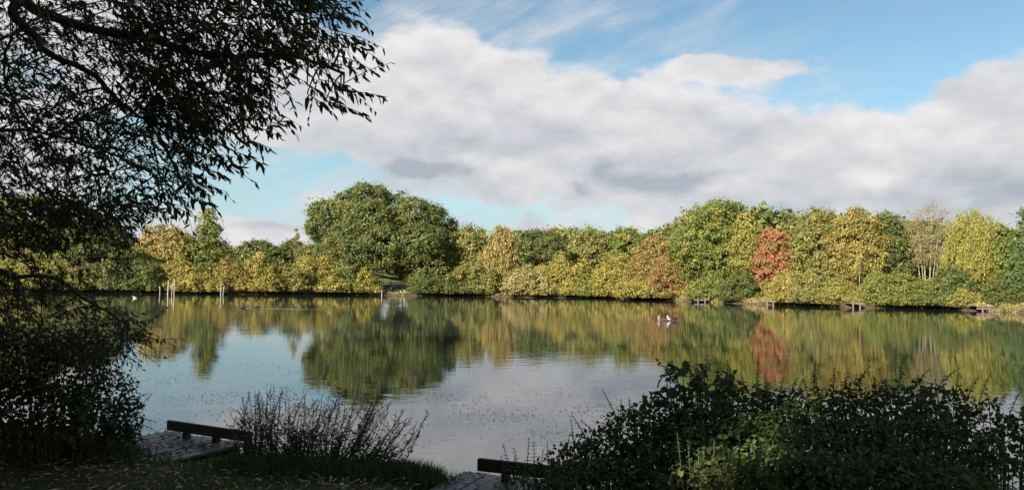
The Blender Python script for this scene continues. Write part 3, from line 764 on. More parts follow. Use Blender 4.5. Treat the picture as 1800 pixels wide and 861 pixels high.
def bird(name, px, py, lab, cat, flip, s=1.0, body='dark_feather', z=0.0, perch=None):
    import bmesh
    p = on_water(px, py) if perch is None else perch
    root = thing(name, lab, cat, tuple(p)); root.rotation_euler = (0, 0, math.pi if flip else 0); root.scale = (s, s, s)
    # body grown from rings along a curved axis: tail, rump, breast, neck, head
    ax = [(-.24, .10, .012), (-.19, .085, .035), (-.10, .06, .075), (.0, .05, .092), (.09, .06, .085), (.15, .10, .055), (.165, .16, .036), (.17, .20, .036), (.19, .235, .042), (.225, .235, .036), (.25, .228, .014)]
    T = Tubes(); T.add([(a, 0, b) for a, b, c in ax], [c for a, b, c in ax], 10); v, q = T.get(); v[:, 2] = np.maximum(v[:, 2], -.03)
    link('body', mesh_np('body', v, q, None, M[body], smooth=True), root)
    T = Tubes(); T.add([(.245, 0, .228), (.275, 0, .222), (.30, 0, .218)], [.016, .013, .007], 6); v, q = T.get(); link('bill', mesh_np('bill', v, q, None, M['bill'], smooth=True), root)
    return root
bird('coot', *DUCKS[0], 'small dark waterbird swimming ahead of its mate', 'bird', True, 1.5)
bird('coot', *DUCKS[1], 'small dark waterbird following behind another on the open water', 'bird', True, 1.6)
bird('white_bird', 237, 524, 'white waterbird swimming near the bleached stakes', 'bird', True, 1.0, 'white_feather')
def drift_log():
    a = on_water(1160, 564); b = on_water(1193, 563.5); c = (a + b) / 2
    root = thing('floating_log', 'pale log afloat on the lake with an upturned end', 'log', (c[0], c[1], 0)); r = np.random.default_rng(3)
    T = Tubes(); L = (b - a)[0] / 2
    T.add([(-L, 0, .04), (-L * .4, .05, .06), (L * .3, -.03, .03), (L, 0, .05)], [.05, .06, .05, .03], 8); v, q = T.get(); link('trunk', mesh_np('trunk', v, q, None, M['bark'], smooth=True), root)
    T = Tubes(); T.add([(-L * .95, 0, 0), (-L * 1.0, 0, .2), (-L * .93, .02, .36)], [.09, .11, .05], 8); T.add([(-L * .1, 0, .05), (-L * .25, 0, .18), (-L * .35, 0, .26)], [.03, .02, .01], 5)
    v, q = T.get(); link('branch', mesh_np('branch', v, q, None, M['pale_wood'], smooth=True), root)
    bird('goose', 0, 0, 'dark and white bird resting on the floating log', 'bird', True, 1.35, 'dark_feather', perch=(c[0] + L * .35, c[1] - .02, .07))
    bird('white_bird', 0, 0, 'white bird standing beside a dark one on the floating log', 'bird', True, 1.0, 'white_feather', perch=(c[0] + L * .1, c[1] + .02, .08))
drift_log()

# ------------------------------------------------------------------ wood behind the viewer: it shades the near bank
dapples = [(P(1275, 800, 5.5), .34), (P(1235, 835, 5.2), .25), (P(1190, 790, 6.0), .16), (P(1330, 700, 6.6), .15), (P(1480, 690, 6.6), .12)]
SHADE = [(-6.5, -1.5, 15, 5.2, 2.6), (-10.5, -5.0, 17, 5.6, 2.6), (-3.0, -6.5, 16, 5.4, 3.6), (-15.5, 0.5, 17, 5.6, 2.2), (-1.0, -13.0, 18, 5.6, 2.4), (-7.5, -10.5, 19, 5.8, 2.4),
         (-14.5, -8.0, 19, 5.8, 2.4), (-20.5, -2.5, 18, 5.6, 2.0), (-23, 5.5, 16, 5.4, 1.6)]
SH_LAB = ['broad shading tree just behind the willow', 'tall shading tree behind the willow and the broad tree', 'shading tree arching above the trodden grass', 'shading tree on the bank upstream of the willow',
          'tall shading tree deep in the wood behind the bank', 'tallest shading tree in the middle of the wood behind the bank', 'tall shading tree on the far side of the wood', 'shading tree at the wood edge beyond the willow',
          'shading tree by the water well beyond the willow']
for i, (x, y, h, w, zb) in enumerate(SHADE):
    r = np.random.default_rng(500 + i); g = gz(x, y); root = thing('woodland_tree', SH_LAB[i], 'tree', (x, y, g), 'trees of the wood behind the bank')
    lob = lobes_round(r, (x, y), w, w, g + zb, g + h, 13)
    v, q, col, cl = crown_mesh(lob, r, 1.05, 34, .72, 'oak', zmin=g + zb * .8, dens=1.1)
    cen = v.reshape(-1, 3, 3).mean(1); keep = np.ones(len(cen), bool)
    for p0, rr in dapples:
        dd = cen - p0; t = dd @ SUN; keep &= ~((np.linalg.norm(dd - t[:, None] * SUN, axis=1) < rr + .27) & (t > 0))
    # keep the view clear
    cv = cen - [0, 0, CAM_H]; dep = cv @ fw; inview = (dep > .1) & (np.abs(cv @ rt) < dep * (905 / F) + .4) & (np.abs(cv @ up) < dep * (435 / F) + .4)
    keep &= ~inview
    k4 = np.repeat(keep, 3); v = v[k4]; col = col[k4]; q = np.arange(len(v)).reshape(-1, 3)
    part('crown', root, v, q, None, M['leaf'], col * .8)
    trunk_mesh(root, (x, y, g), (x, y, g + h * .75), .28, cl[cl[:, 2] > g + 5], r, M['dark_bark'], 12)

# ------------------------------------------------------------------ near fishing platforms
DL = ['low dark kickboard platform of wet leaf-strewn planks beside the weed clump', 'low plank platform with dark kickboard half buried in nettles']
for D, lab in zip(DECKS, DL):
    a = np.array([*D['a'], 0.0]); d = np.array([*D['d'], 0]); n = np.array([*D['n'], 0]); rz = math.atan2(d[1], d[0])
    root = thing('fishing_platform', lab, 'platform', tuple(a))
    r = np.random.default_rng(int(D['ln'] * 10)); npl = int(D['ln'] / .145); dep = D['back'] + D['front']
    pm = box_mesh('plank', .138, dep, .04, M['plank'], .006)
    for i in range(npl):
        o = link('plank', pm, root); c = d * (-.3 + .145 * (i + .5)) + n * ((D['back'] - D['front']) / 2 + r.uniform(-.02, .02))
        o.location = (c[0], c[1], D['z'] - .02 + r.uniform(-.005, .005)); o.rotation_euler = (r.uniform(-.006, .006), r.uniform(-.012, .012), rz + r.uniform(-.004, .004))
    o = link('kickboard', box_mesh('kickboard', D['ln'], .05, .135, M['board'], .008), root); c = d * D['ln'] / 2
    o.location = (c[0], c[1], D['bz']); o.rotation_euler = (0, 0, rz)
    for f in (.30, .30 + .58, .30 + 1.16):
        if f > D['ln'] - .1: continue
        o = link('post', box_mesh('post', .085, .08, D['bz'] - .05 + .55, M['board'], .008), root); c = d * f - n * .066
        o.location = (c[0], c[1], (D['bz'] + .02 - .55) / 2); o.rotation_euler = (0, 0, rz)
    for f in (0.0, D['ln'] - .5):
        o = link('bearer', box_mesh('bearer', D['ln'] * .98, .09, .12, M['board'], .008), root); c = d * (-.3 + D['ln'] / 2) + n * (-D['front'] + .15 + f * .45)
        o.location = (c[0], c[1], D['z'] - .102); o.rotation_euler = (0, 0, rz)

# ------------------------------------------------------------------ near vegetation
class Leaf:
    def __init__(s): s.p = []; s.a = []; s.n = []; s.l = []; s.w = []
    def add(s, p, a, n, l, w): s.p.append(p); s.a.append(a); s.n.append(n); s.l.append(l); s.w.append(w)
    def arr(s): return np.array(s.p), np.array(s.a), np.array(s.n), np.array(s.l), np.array(s.w)
def near_cols(n, r, cols):
    c = np.array(cols); return c[r.integers(0, len(c), n)] * r.uniform(.7, 1.3, (n, 1))
G_WILLOW = [(.045, .06, .016), (.035, .05, .014), (.065, .072, .02), (.10, .09, .024)]
G_BUSH = [(.04, .06, .014), (.03, .048, .012), (.06, .075, .016)]
G_BRAM = [(.05, .085, .018), (.07, .11, .024), (.04, .065, .016), (.095, .115, .028)]
G_NETTLE = [(.075, .12, .025), (.10, .13, .03), (.06, .10, .022), (.16, .15, .04)]
def leaf_part(root, acc, shape, cols, r, name='foliage', fold=.18, curl=.12, kind='stuff'):
    p, a, n, l, w = acc.arr(); v, q = leaves(shape, p, a, n, l, w, fold, curl)
    return part(name, root, v, q, None, M['near_leaf'], np.repeat(near_cols(len(p), r, cols), 6, 0), kind=kind)
def one_leaf_mesh(shape, width, mat, curl=.12):
    v, q = leaves(shape, np.zeros((1, 3)), np.array([[1.0, 0, 0]]), np.array([[0, 0, 1.0]]), 1.0, width, .18, curl); return mesh_np('leaf', v, q, None, mat)
def leaf_objects(root, acc, me):
    base = np.array(root.location)
    for p, a, n, l in zip(acc.p, acc.a, acc.n, acc.l):
        a = unit(np.asarray(a)); sd = unit(np.cross(n, a)); nn = np.cross(a, sd); p = np.asarray(p) - base
        o = link('leaf', me, root)
        o.matrix_basis = Matrix(((a[0] * l, sd[0] * l, nn[0] * l, p[0]), (a[1] * l, sd[1] * l, nn[1] * l, p[1]), (a[2] * l, sd[2] * l, nn[2] * l, p[2]), (0, 0, 0, 1)))
def in_poly(x, y, pg):
    ins = np.zeros(len(x), bool); pg = np.array(pg, float)
    for a, b in zip(pg, np.roll(pg, -1, 0)):
        c = (a[1] > y) != (b[1] > y)
        with np.errstate(divide='ignore', invalid='ignore'): ins ^= c & (x < (b[0] - a[0]) * (y - a[1]) / (b[1] - a[1]) + a[0])
    return ins

def near_willow():
    r = np.random.default_rng(21); base = np.array([-6.6, 6.6, gz(-6.6, 6.6)])
    root = thing('willow_tree', 'overhanging willow with narrow dark leaves drooping over the water', 'tree', tuple(base))
    T = Tubes(); up1 = base + [.15, .1, 3.2]; top = base + [.5, .2, 6.6]
    tp = smooth_path([base - [0, 0, .3], base + [0, 0, 1.2], up1, top]); T.add(tp, np.linspace(.34, .17, len(tp)), 10)
    v, q = T.get(); part('trunk', root, v, q, None, M['dark_bark'], smooth=True)
    limbs = []
    def limb(start, pts, r0_, r1):
        path = smooth_path([start] + [P(*p) + r.normal(size=3) * .045 for p in pts]); path[1:-1] += r.normal(size=(len(path) - 2, 3)) * .006; limbs.append(path); t = Tubes(); t.add(path, np.linspace(r0_, r1, len(path)), 7); v, q = t.get(); part('limb', root, v, q, None, M['dark_bark'], smooth=True)
    limb(top, [(-40, -150, 6.7), (18, -10, 6.6), (30, 28, 6.5), (62, 75, 6.5), (92, 108, 6.4), (150, 135, 6.4), (200, 175, 6.3), (260, 215, 6.2)], .055, .010)
    limb(top, [(-30, -140, 6.9), (50, -5, 6.8), (115, 25, 6.7), (185, 50, 6.6), (260, 72, 6.5), (330, 100, 6.4), (420, 95, 6.3), (520, 90, 6.2), (600, 125, 6.2)], .06, .010)
    limb(up1, [(-60, 420, 7.2), (0, 482, 7.4), (60, 478, 7.5), (110, 492, 7.6), (150, 522, 7.7), (195, 552, 7.8), (240, 575, 7.8)], .028, .008)
    limb(top, [(-60, 120, 8.2), (20, 40, 8.4), (0, 120, 8.5), (40, 210, 8.4), (110, 300, 8.3), (140, 360, 8.2)], .022, .006)
    limb(top, [(80, -120, 6.4), (230, -60, 6.2), (380, -30, 6.0), (500, -5, 6.0), (570, 20, 6.0)], .05, .010)
    limb(up1, [(-80, 250, 7.6), (60, 235, 7.4), (160, 250, 7.2), (230, 290, 7.1), (300, 330, 7.0)], .018, .005)
    LP = np.concatenate([l[3:] for l in limbs])
    mass = Leaf(); tw = Tubes()
    def twig(a, d, ln, nl, L, acc, rad=.004, tube=True):
        droop = np.array([0, 0, -.14 * ln]); e = a + d * ln + droop; path = bez(a, a + d * ln * .55, e, 5)
        if tube: tw.add(path, np.linspace(rad, rad * .4, 5), 3)
        for k in range(nl):
            t = (k + .6) / nl; i = min(int(t * 4), 3); f = t * 4 - i; p = path[i] * (1 - f) + path[i + 1] * f; td = unit(path[i + 1] - path[i])
            sd = unit(np.cross(td, [0, 0, 1.0])) * (1 if k % 2 else -1)
            al = unit(td * r.uniform(.25, .7) + sd * r.uniform(.15, 1.0) + np.array([0, 0, -r.uniform(.15, .85)]) + r.normal(size=3) * .25)
            l = L * r.uniform(.65, 1.15) * (1 - .3 * t); acc.add(p, al, unit(r.normal(size=3) + np.array([0, -.6, .5])), l, l * r.uniform(.25, .34))
    def fill(pg, n, y0, y1, L, join=.10):
        x = np.array(pg, float); a, b = x.min(0), x.max(0); got = 0
        while got < n:
            px, py = r.uniform(a[0], b[0], 64), r.uniform(a[1], b[1], 64)
            for u, w in zip(px[in_poly(px, py, pg)], py[in_poly(px, py, pg)]):
                Y = r.uniform(y0, y1); p = P(u, w, Y); d = unit(np.array([r.uniform(-.15, 1.0), r.uniform(-.5, .5), r.uniform(-.55, .4)]))
                twig(p, d, r.uniform(.22, .5), r.integers(6, 11), L, mass); got += 1
                if r.random() < join:
                    c = LP[np.argmin(np.linalg.norm(LP - p, axis=1))]; tw.add(bez(c, (c + p) / 2 + np.array([0, 0, .22 * np.linalg.norm(p - c)]) + r.normal(size=3) * .08, p, 7)[:7], np.linspace(.007, .003, 7), 4)
                if got >= n: break
    fill([(-60, -60), (560, -60), (600, 0), (610, 60), (600, 110), (560, 150), (520, 130), (480, 180), (440, 230), (410, 270), (370, 290), (340, 325), (300, 350), (250, 370), (120, 380), (-60, 390)], 560, 5.6, 7.6, .10)
    fill([(200, -40), (560, -40), (570, 50), (520, 110), (440, 170), (380, 240), (300, 260), (240, 200), (180, 80)], 430, 5.6, 7.0, .105)
    fill([(-60, 0), (250, 0), (330, 180), (340, 300), (250, 360), (-60, 400)], 760, 7.5, 9.8, .082)
    fill([(-60, 340), (160, 340), (300, 360), (230, 400), (100, 420), (-60, 470)], 210, 6.5, 9.0, .095)
    fill([(-60, 380), (230, 380), (210, 450), (120, 500), (-60, 510)], 70, 6.5, 9.0, .09)
    fill([(-60, 490), (90, 495), (180, 530), (235, 560), (255, 600), (200, 640), (110, 640), (-60, 650)], 330, 7.4, 9.2, .075)
    fr = Leaf()
    tips = [((599, 150), (692, 108)), ((604, 160), (676, 172)), ((572, 178), (645, 205)), ((540, 150), (600, 190)), ((476, 222), (510, 212)), ((416, 268), (460, 290)), ((352, 298), (398, 312)), ((322, 322), (362, 340)),
            ((598, 28), (652, 55)), ((612, 72), (668, 108)), ((575, 8), (632, 2)), ((590, 60), (648, 80)), ((600, 100), (660, 130)), ((560, 140), (628, 160)), ((540, 165), (585, 200)), ((440, 220), (490, 240)),
            ((430, 245), (475, 262)), ((390, 280), (430, 300)), ((330, 345), (372, 362)), ((290, 360), (340, 380)), ((560, 20), (620, 40)), ((235, 570), (270, 560)), ((225, 590), (268, 585)), ((210, 620), (245, 640))]
    for (a, b) in tips:
        Y = r.uniform(5.9, 6.6) if b[1] < 450 else 7.8; p0, p1 = P(*a, Y), P(*b, Y + r.uniform(-.3, .3)); ln = np.linalg.norm(p1 - p0)
        d = unit(p1 - p0 + [0, 0, .14 * ln]); twig(p0, d, ln * 1.02, 12 if b[1] < 450 else 10, .125 if b[1] < 450 else .085, fr, .005)
        c = LP[np.argmin(np.linalg.norm(LP - p0, axis=1))]; tw.add(bez(c, (c + p0) / 2 + [0, 0, .08], p0, 6), np.linspace(.010, .005, 6), 4)
    v, q = tw.get(); part('twigs', root, v, q, None, M['dark_bark'], kind='stuff')
    leaf_part(root, mass, LANCE, G_WILLOW, r)
    for n_ in ('p', 'a', 'n', 'l', 'w'): setattr(fr, n_, getattr(fr, n_)[:300])
    leaf_objects(root, fr, one_leaf_mesh(LANCE, .29, M['willow_leaf']))
near_willow()

def lobe_leaves(acc, lobes, per_m2, L, r, ratio=.6, shell=(.55, 1.05)):
    for l in lobes:
        rad3 = np.array(l[3:]); n = int(per_m2 * 4 * 3.14 * (rad3.prod()) ** (2 / 3)); dr = unit(r.normal(size=(n, 3)))
        p = np.array(l[:3]) + dr * rad3 * r.uniform(shell[0], shell[1], (n, 1)); p[:, 2] = np.maximum(p[:, 2], height(p[:, 0], p[:, 1]) + .02)
        al = unit(dr * .5 + r.normal(size=(n, 3)) * .8 + [0, 0, -.25]); nn = unit(dr * .7 + r.normal(size=(n, 3)) * .5 + [0, 0, .6]); ll = L * r.uniform(.55, 1.2, n)
        acc.p += list(p); acc.a += list(al); acc.n += list(nn); acc.l += list(ll); acc.w += list(ll * ratio)
def plobe(px, py, rx, ry, Y, rd=None):
    c = P(px, py, Y); s = Y / F; return (*c, rx * s, (rd if rd else (rx + ry) / 2 * s), ry * s)
def shoot(acc, T, b, t, n, L, r, ratio=.5, sag=.0, rad=.005, t0=.25):
    b, t = np.asarray(b), np.asarray(t); path = bez(b, (b + t) / 2 + [0, 0, sag], t, 7); T.add(path, np.linspace(rad, rad * .4, 7), 4)
    for k in range(n):
        f = t0 + (1 - t0) * (k + .5) / n; i = min(int(f * 6), 5); g = f * 6 - i; p = path[i] * (1 - g) + path[i + 1] * g; td = unit(path[i + 1] - path[i])
        a0 = r.uniform(0, 6.28) if k % 2 == 0 else a0 + 1.57
        for sgn in (1, -1):
            sd = np.array([math.cos(a0), math.sin(a0), 0]) * sgn
            al = unit(sd + td * .25 + np.array([0, 0, -r.uniform(0, .6)])); l = L * r.uniform(.7, 1.15) * (1.1 - .75 * f); acc.add(p, al, unit(np.array([0, 0, 1.0]) + sd * .2 + r.normal(size=3) * .2), l, l * ratio)
def stems_for(T, root_xy, lobes, r, n=14, rad=.008):
    for l in lobes:
        for k in range(n):
            e = np.array(l[:3]) + unit(r.normal(size=3)) * np.array(l[3:]) * .8; b = np.array([root_xy[0] + (e[0] - root_xy[0]) * .6, root_xy[1] + (e[1] - root_xy[1]) * .6, 0]); b[2] = gz(b[0], b[1]) - .03
            T.add(bez(b, (b + e) / 2 + [0, 0, .2], e, 6), np.linspace(rad, rad * .4, 6), 4)
def near_bush(name, label, cat, lobes, L, per, cols, shape, seed, shoots=(), ratio=.6, sL=.06, single=0, matk='bramble_leaf', group=None, shell=(.55, 1.05)):
    r = np.random.default_rng(seed); c = np.mean([l[:2] for l in lobes], 0); root = thing(name, label, cat, (c[0], c[1], gz(*c)), group)
    acc = Leaf(); T = Tubes(); lobe_leaves(acc, lobes, per, L, r, ratio, shell); stems_for(T, c, lobes, r)
    ind = Leaf()
    for (bx, by, tx, ty, Y, n) in shoots:
        b = P(bx, by, Y); t = P(tx, ty, Y + r.uniform(-.15, .15)); shoot(ind if len(ind.p) + 2 * n <= single else acc, T, b, t, n, sL, r, .5, .04)
    v, q = T.get(); part('stem', root, v, q, None, M['stem'], smooth=True)
    leaf_part(root, acc, shape, cols, r)
    if ind.p: leaf_objects(root, ind, one_leaf_mesh(shape, .55, M[matk]))
    return root

# dark bush on the near bank below the willow
near_bush('hawthorn_bush', 'dark dense bush on the near bank below the willow', 'bush',
          [plobe(20, 640, 90, 70, 8.6), plobe(110, 655, 80, 75, 8.8), plobe(60, 720, 120, 50, 8.4), plobe(180, 700, 60, 60, 9.0), plobe(150, 610, 50, 36, 9.2), plobe(-60, 660, 80, 110, 8.5), plobe(215, 735, 34, 34, 9.2), plobe(40, 765, 110, 34, 8.6), plobe(150, 760, 70, 32, 8.9), plobe(215, 762, 34, 22, 9.2)],
          0.055, 470, G_BUSH, OVATE, 31, [(190, 700, 232, 655, 9.0, 9), (200, 720, 262, 690, 9.1, 9), (215, 730, 275, 742, 9.1, 8), (210, 725, 255, 715, 9.2, 8), (230, 740, 268, 690, 9.3, 9), (190, 690, 215, 640, 9.0, 8), (160, 640, 205, 610, 9.0, 8), (225, 740, 280, 760, 9.3, 7)], .7, .07)

# bramble, alder and nettle thicket on the other side of the second platform
TH = 'thicket plants beside the second platform'
near_bush('alder_sapling', 'alder sapling with large round leaves rising from the bramble thicket', 'sapling', [plobe(1205, 668, 46, 34, 7.2), plobe(1250, 672, 45, 30, 7.4), plobe(1225, 705, 70, 40, 7.2)], 0.085, 110, G_BRAM, ROUND, 41,
          [(1190, 680, 1152, 628, 7.1, 5), (1190, 670, 1178, 632, 7.1, 5), (1200, 680, 1160, 660, 7.0, 5), (1215, 680, 1210, 635, 7.2, 5), (1235, 690, 1246, 622, 7.3, 6), (1190, 690, 1142, 690, 7.0, 5), (1255, 690, 1275, 640, 7.3, 6), (1220, 690, 1228, 640, 7.3, 5)], .85, .10, 120, 'bramble_leaf', TH)
br = lambda lab, lob, seed, sh, per=760, L=.05, cols=G_BRAM, single=0, nm='bramble_bush', shell=(.55, 1.05): near_bush(nm, lab, 'bush', lob, L, per, cols, OVATE, seed, sh, .62, .055, single, 'bramble_leaf', TH, shell)
br('trailing bramble bush spilling towards the second platform kickboard', [plobe(1075, 800, 80, 48, 6.8), plobe(1020, 815, 60, 40, 6.9), plobe(1120, 760, 70, 45, 7.1), plobe(1070, 850, 120, 40, 6.2)], 51,
   [(1040, 790, 1004, 728, 6.8, 9), (1060, 780, 1020, 738, 6.8, 8), (1095, 760, 1058, 684, 7.0, 10), (1090, 770, 1092, 700, 7.0, 8), (1110, 740, 1105, 698, 7.0, 7), (1080, 770, 1068, 735, 6.9, 7), (1130, 730, 1132, 690, 7.1, 7), (1010, 800, 1003, 735, 6.7, 8), (1000, 815, 985, 775, 6.8, 8)])
br('tall bramble bush growing behind the sunlit nettles', [plobe(1310, 725, 80, 50, 7.0), plobe(1260, 750, 90, 50, 6.8), plobe(1370, 735, 70, 50, 7.0), plobe(1310, 790, 130, 60, 6.3)], 52,
   [(1290, 690, 1278, 632, 7.0, 9), (1310, 690, 1302, 655, 7.0, 8), (1330, 700, 1334, 618, 7.0, 11), (1350, 700, 1345, 655, 7.0, 8), (1370, 700, 1378, 660, 7.0, 8), (1385, 710, 1400, 665, 7.0, 8), (1400, 700, 1412, 665, 7.0, 7), (1265, 700, 1262, 645, 7.1, 8)])
br('middle bramble bush with arching leafy canes', [plobe(1450, 740, 80, 58, 6.7), plobe(1510, 735, 70, 60, 6.7), plobe(1470, 800, 140, 65, 6.0)], 53,
   [(1430, 690, 1434, 633, 6.7, 10), (1440, 700, 1428, 655, 6.7, 8), (1465, 690, 1468, 645, 6.7, 9), (1480, 690, 1490, 660, 6.7, 8), (1500, 690, 1532, 640, 6.7, 9), (1510, 690, 1515, 655, 6.7, 8), (1540, 690, 1535, 660, 6.6, 8), (1420, 700, 1412, 665, 6.7, 7)])
br('leafy bramble bush topped with arching canes over the lake', [plobe(1590, 725, 70, 55, 6.5), plobe(1650, 725, 65, 55, 6.5), plobe(1620, 790, 130, 65, 5.9)], 54,
   [(1580, 680, 1588, 630, 6.5, 10), (1600, 690, 1635, 648, 6.5, 9), (1650, 680, 1690, 645, 6.5, 10), (1680, 690, 1686, 655, 6.5, 8), (1560, 690, 1556, 665, 6.5, 7), (1620, 690, 1612, 658, 6.5, 8), (1700, 700, 1722, 660, 6.5, 9)])
br('thin open bramble bush letting the water glint through', [plobe(1720, 745, 60, 45, 6.3), plobe(1780, 780, 60, 50, 6.2), plobe(1740, 840, 100, 60, 5.8), plobe(1830, 760, 50, 50, 6.2)], 55,
   [(1720, 710, 1742, 655, 6.3, 9), (1750, 730, 1770, 690, 6.3, 8), (1770, 740, 1796, 685, 6.3, 9), (1740, 720, 1735, 690, 6.3, 7), (1790, 740, 1802, 715, 6.2, 7)], 480, .05)
br('dark bramble mass filling the bank below the arching canes', [plobe(1430, 850, 130, 60, 5.4), plobe(1580, 850, 120, 65, 5.3), plobe(1690, 880, 90, 60, 5.2), plobe(1500, 830, 160, 60, 6.0), plobe(1650, 830, 110, 60, 6.0)], 56, [], 700, .05)
br('low bramble spread around the feet of the alder sapling', [plobe(1140, 830, 90, 50, 6.6), plobe(1200, 780, 90, 50, 6.9), plobe(1160, 735, 60, 40, 7.2), plobe(1330, 840, 110, 60, 6.0), plobe(1240, 830, 110, 50, 6.3)], 59, [(1150, 730, 1128, 700, 7.1, 7), (1160, 720, 1150, 690, 7.1, 7)], 700, .05)
near_bush('nettle_patch', 'pale green nettles catching a patch of sunlight', 'nettles', [plobe(1270, 840, 60, 50, 5.5), plobe(1215, 855, 60, 40, 5.4), plobe(1330, 860, 50, 40, 5.4)], .05, 520, G_NETTLE, OVATE, 57,
          [(1200 + 14 * i, 850, 1195 + 15 * i + (i * 37 % 11) - 5, 760 + (i * 53 % 40), 5.45, 8) for i in range(11)], .5, .055, 160, 'bramble_leaf', TH)
near_bush('nettle_patch', 'nettles and thin weeds leaning over the second platform', 'nettles', [plobe(965, 835, 55, 30, 7.3), plobe(920, 855, 40, 26, 7.2), plobe(1000, 860, 60, 30, 6.9)], .05, 420, G_BRAM, OVATE, 58,
          [(900, 850, 884, 778, 7.5, 8), (915, 850, 903, 785, 7.5, 7), (925, 850, 930, 768, 7.6, 9), (940, 850, 938, 775, 7.5, 8), (950, 840, 955, 788, 7.5, 7), (965, 840, 962, 778, 7.5, 8), (980, 840, 985, 790, 7.4, 7), (890, 861, 880, 800, 7.4, 7), (905, 861, 905, 800, 7.4, 7)], .5, .06, 120, 'bramble_leaf', TH)

# tall dry weeds between the two platforms
def weed_clump():
    r = np.random.default_rng(61); c = P(570, 800, 9.6); root = thing('willowherb_clump', 'clump of tall thin dry weeds between the two platforms', 'weeds', (c[0], c[1], gz(c[0], c[1])))
    T = Tubes(); acc = Leaf(); env = np.array([(415, 715), (440, 672), (500, 668), (560, 690), (632, 668), (690, 705), (720, 720), (752, 728)], float)
    for k in range(150):
        tx = r.uniform(415, 735); ty = np.interp(tx, env[:, 0], env[:, 1]) + abs(r.normal()) * 38; bx = 430 + (tx - 415) * .72 + r.uniform(-18, 18); Y = r.uniform(9.2, 10.1)
        b = P(bx, 800, Y); b[2] = gz(b[0], b[1]); t = P(tx, ty, Y + r.uniform(-.2, .2)); lean = np.array([r.uniform(-.12, .2), r.uniform(-.1, .1), .05]); tx += r.normal() * 14
        path = bez(b, (b + t) / 2 - lean, t, 8); T.add(path, np.linspace(.0055, .002, 8), 4)
        leafy = r.random() < .55
        for j in range(r.integers(24, 44) if leafy else r.integers(8, 16)):
            f = r.uniform(.25, 1); i = min(int(f * 7), 6); p = path[i] + (path[i + 1] - path[i]) * (f * 7 - i); L = r.uniform(.03, .065) * (1.2 - .6 * f)
            acc.add(p, unit(r.normal(size=3) * [1, 1, .4] + [0, 0, -.15 + .5 * r.random()]), unit(r.normal(size=3) + [0, 0, .6]), L, L * .3)
        for j in range(r.integers(1, 6)):
            i = r.integers(3, 7); d = unit(np.array([r.normal(), r.normal() * .5, .9])) * r.uniform(.06, .2); T.add(bez(path[i], path[i] + d * .5, path[i] + d, 4), np.linspace(.0025, .0012, 4), 3)
            for m in range(4): acc.add(path[i] + d * r.uniform(.4, 1), unit(r.normal(size=3)), unit(r.normal(size=3)), .03, .01)
    b = P(695, 800, 9.4); b[2] = gz(b[0], b[1]); t = P(752, 724, 9.4); T.add(bez(b, (b + t) / 2 - [.02, 0, 0], t, 8), np.linspace(.007, .003, 8), 4)
    for j in range(34):
        f = r.uniform(.35, 1) ** .8; p = b + (t - b) * f; acc.add(p, unit(r.normal(size=3)), unit(r.normal(size=3)), .05, .016)
    v, q = T.get(); part('stem', root, v, q, None, M['stem'], smooth=True, kind='stuff')
    leaf_part(root, acc, LANCE, [(.05, .07, .02), (.075, .085, .028), (.04, .05, .018)], r)
weed_clump()
near_bush('bank_bush', 'low leafy bush hiding the end of the first kickboard', 'bush', [plobe(440, 772, 34, 44, 9.5), plobe(490, 782, 55, 42, 9.6), plobe(550, 790, 60, 38, 9.5), plobe(620, 800, 55, 32, 9.4), plobe(680, 815, 40, 24, 9.2), plobe(720, 832, 34, 20, 9.0)], .042, 560, G_BUSH, OVATE, 62,
          [(432, 760, 405, 732, 9.6, 8), (440, 760, 425, 700, 9.6, 9), (450, 755, 448, 685, 9.6, 9), (470, 770, 485, 715, 9.6, 8), (435, 765, 418, 718, 9.6, 7)], .45, .055)

# ------------------------------------------------------------------ grass, litter, leaves afloat
def grass(name, label, x, y, h, w, r, cols, lean=.5):
    n = len(x); z = height(x, y); b = np.stack([x, y, z - .01], -1); a = r.uniform(0, 6.28, n); sd = np.stack([np.cos(a), np.sin(a), 0 * a], -1) * w[:, None]
    an = r.uniform(0, 6.28, n); ln = np.stack([np.cos(an), np.sin(an), 0 * a], -1) * (h * r.uniform(0, lean, n))[:, None]; upv = np.array([0, 0, 1.0]) * h[:, None]
    v = np.stack([b - sd, b + sd, b + upv * .6 + ln * .35 + sd * .6, b + upv * .6 + ln * .35 - sd * .6, b + upv + ln], 1).reshape(-1, 3)
    i = np.arange(n)[:, None] * 5; q = i + np.array([[0, 1, 2, 3]]); t = i + np.array([[3, 2, 4]])
    o = link(name, mesh_np(name, v, q, t, M['near_leaf'], np.repeat(near_cols(n, r, cols), 5, 0))); return tag(o, label, kind='stuff')
G_GRASS = [(.06, .10, .024), (.075, .115, .028), (.045, .075, .018), (.10, .11, .035)]
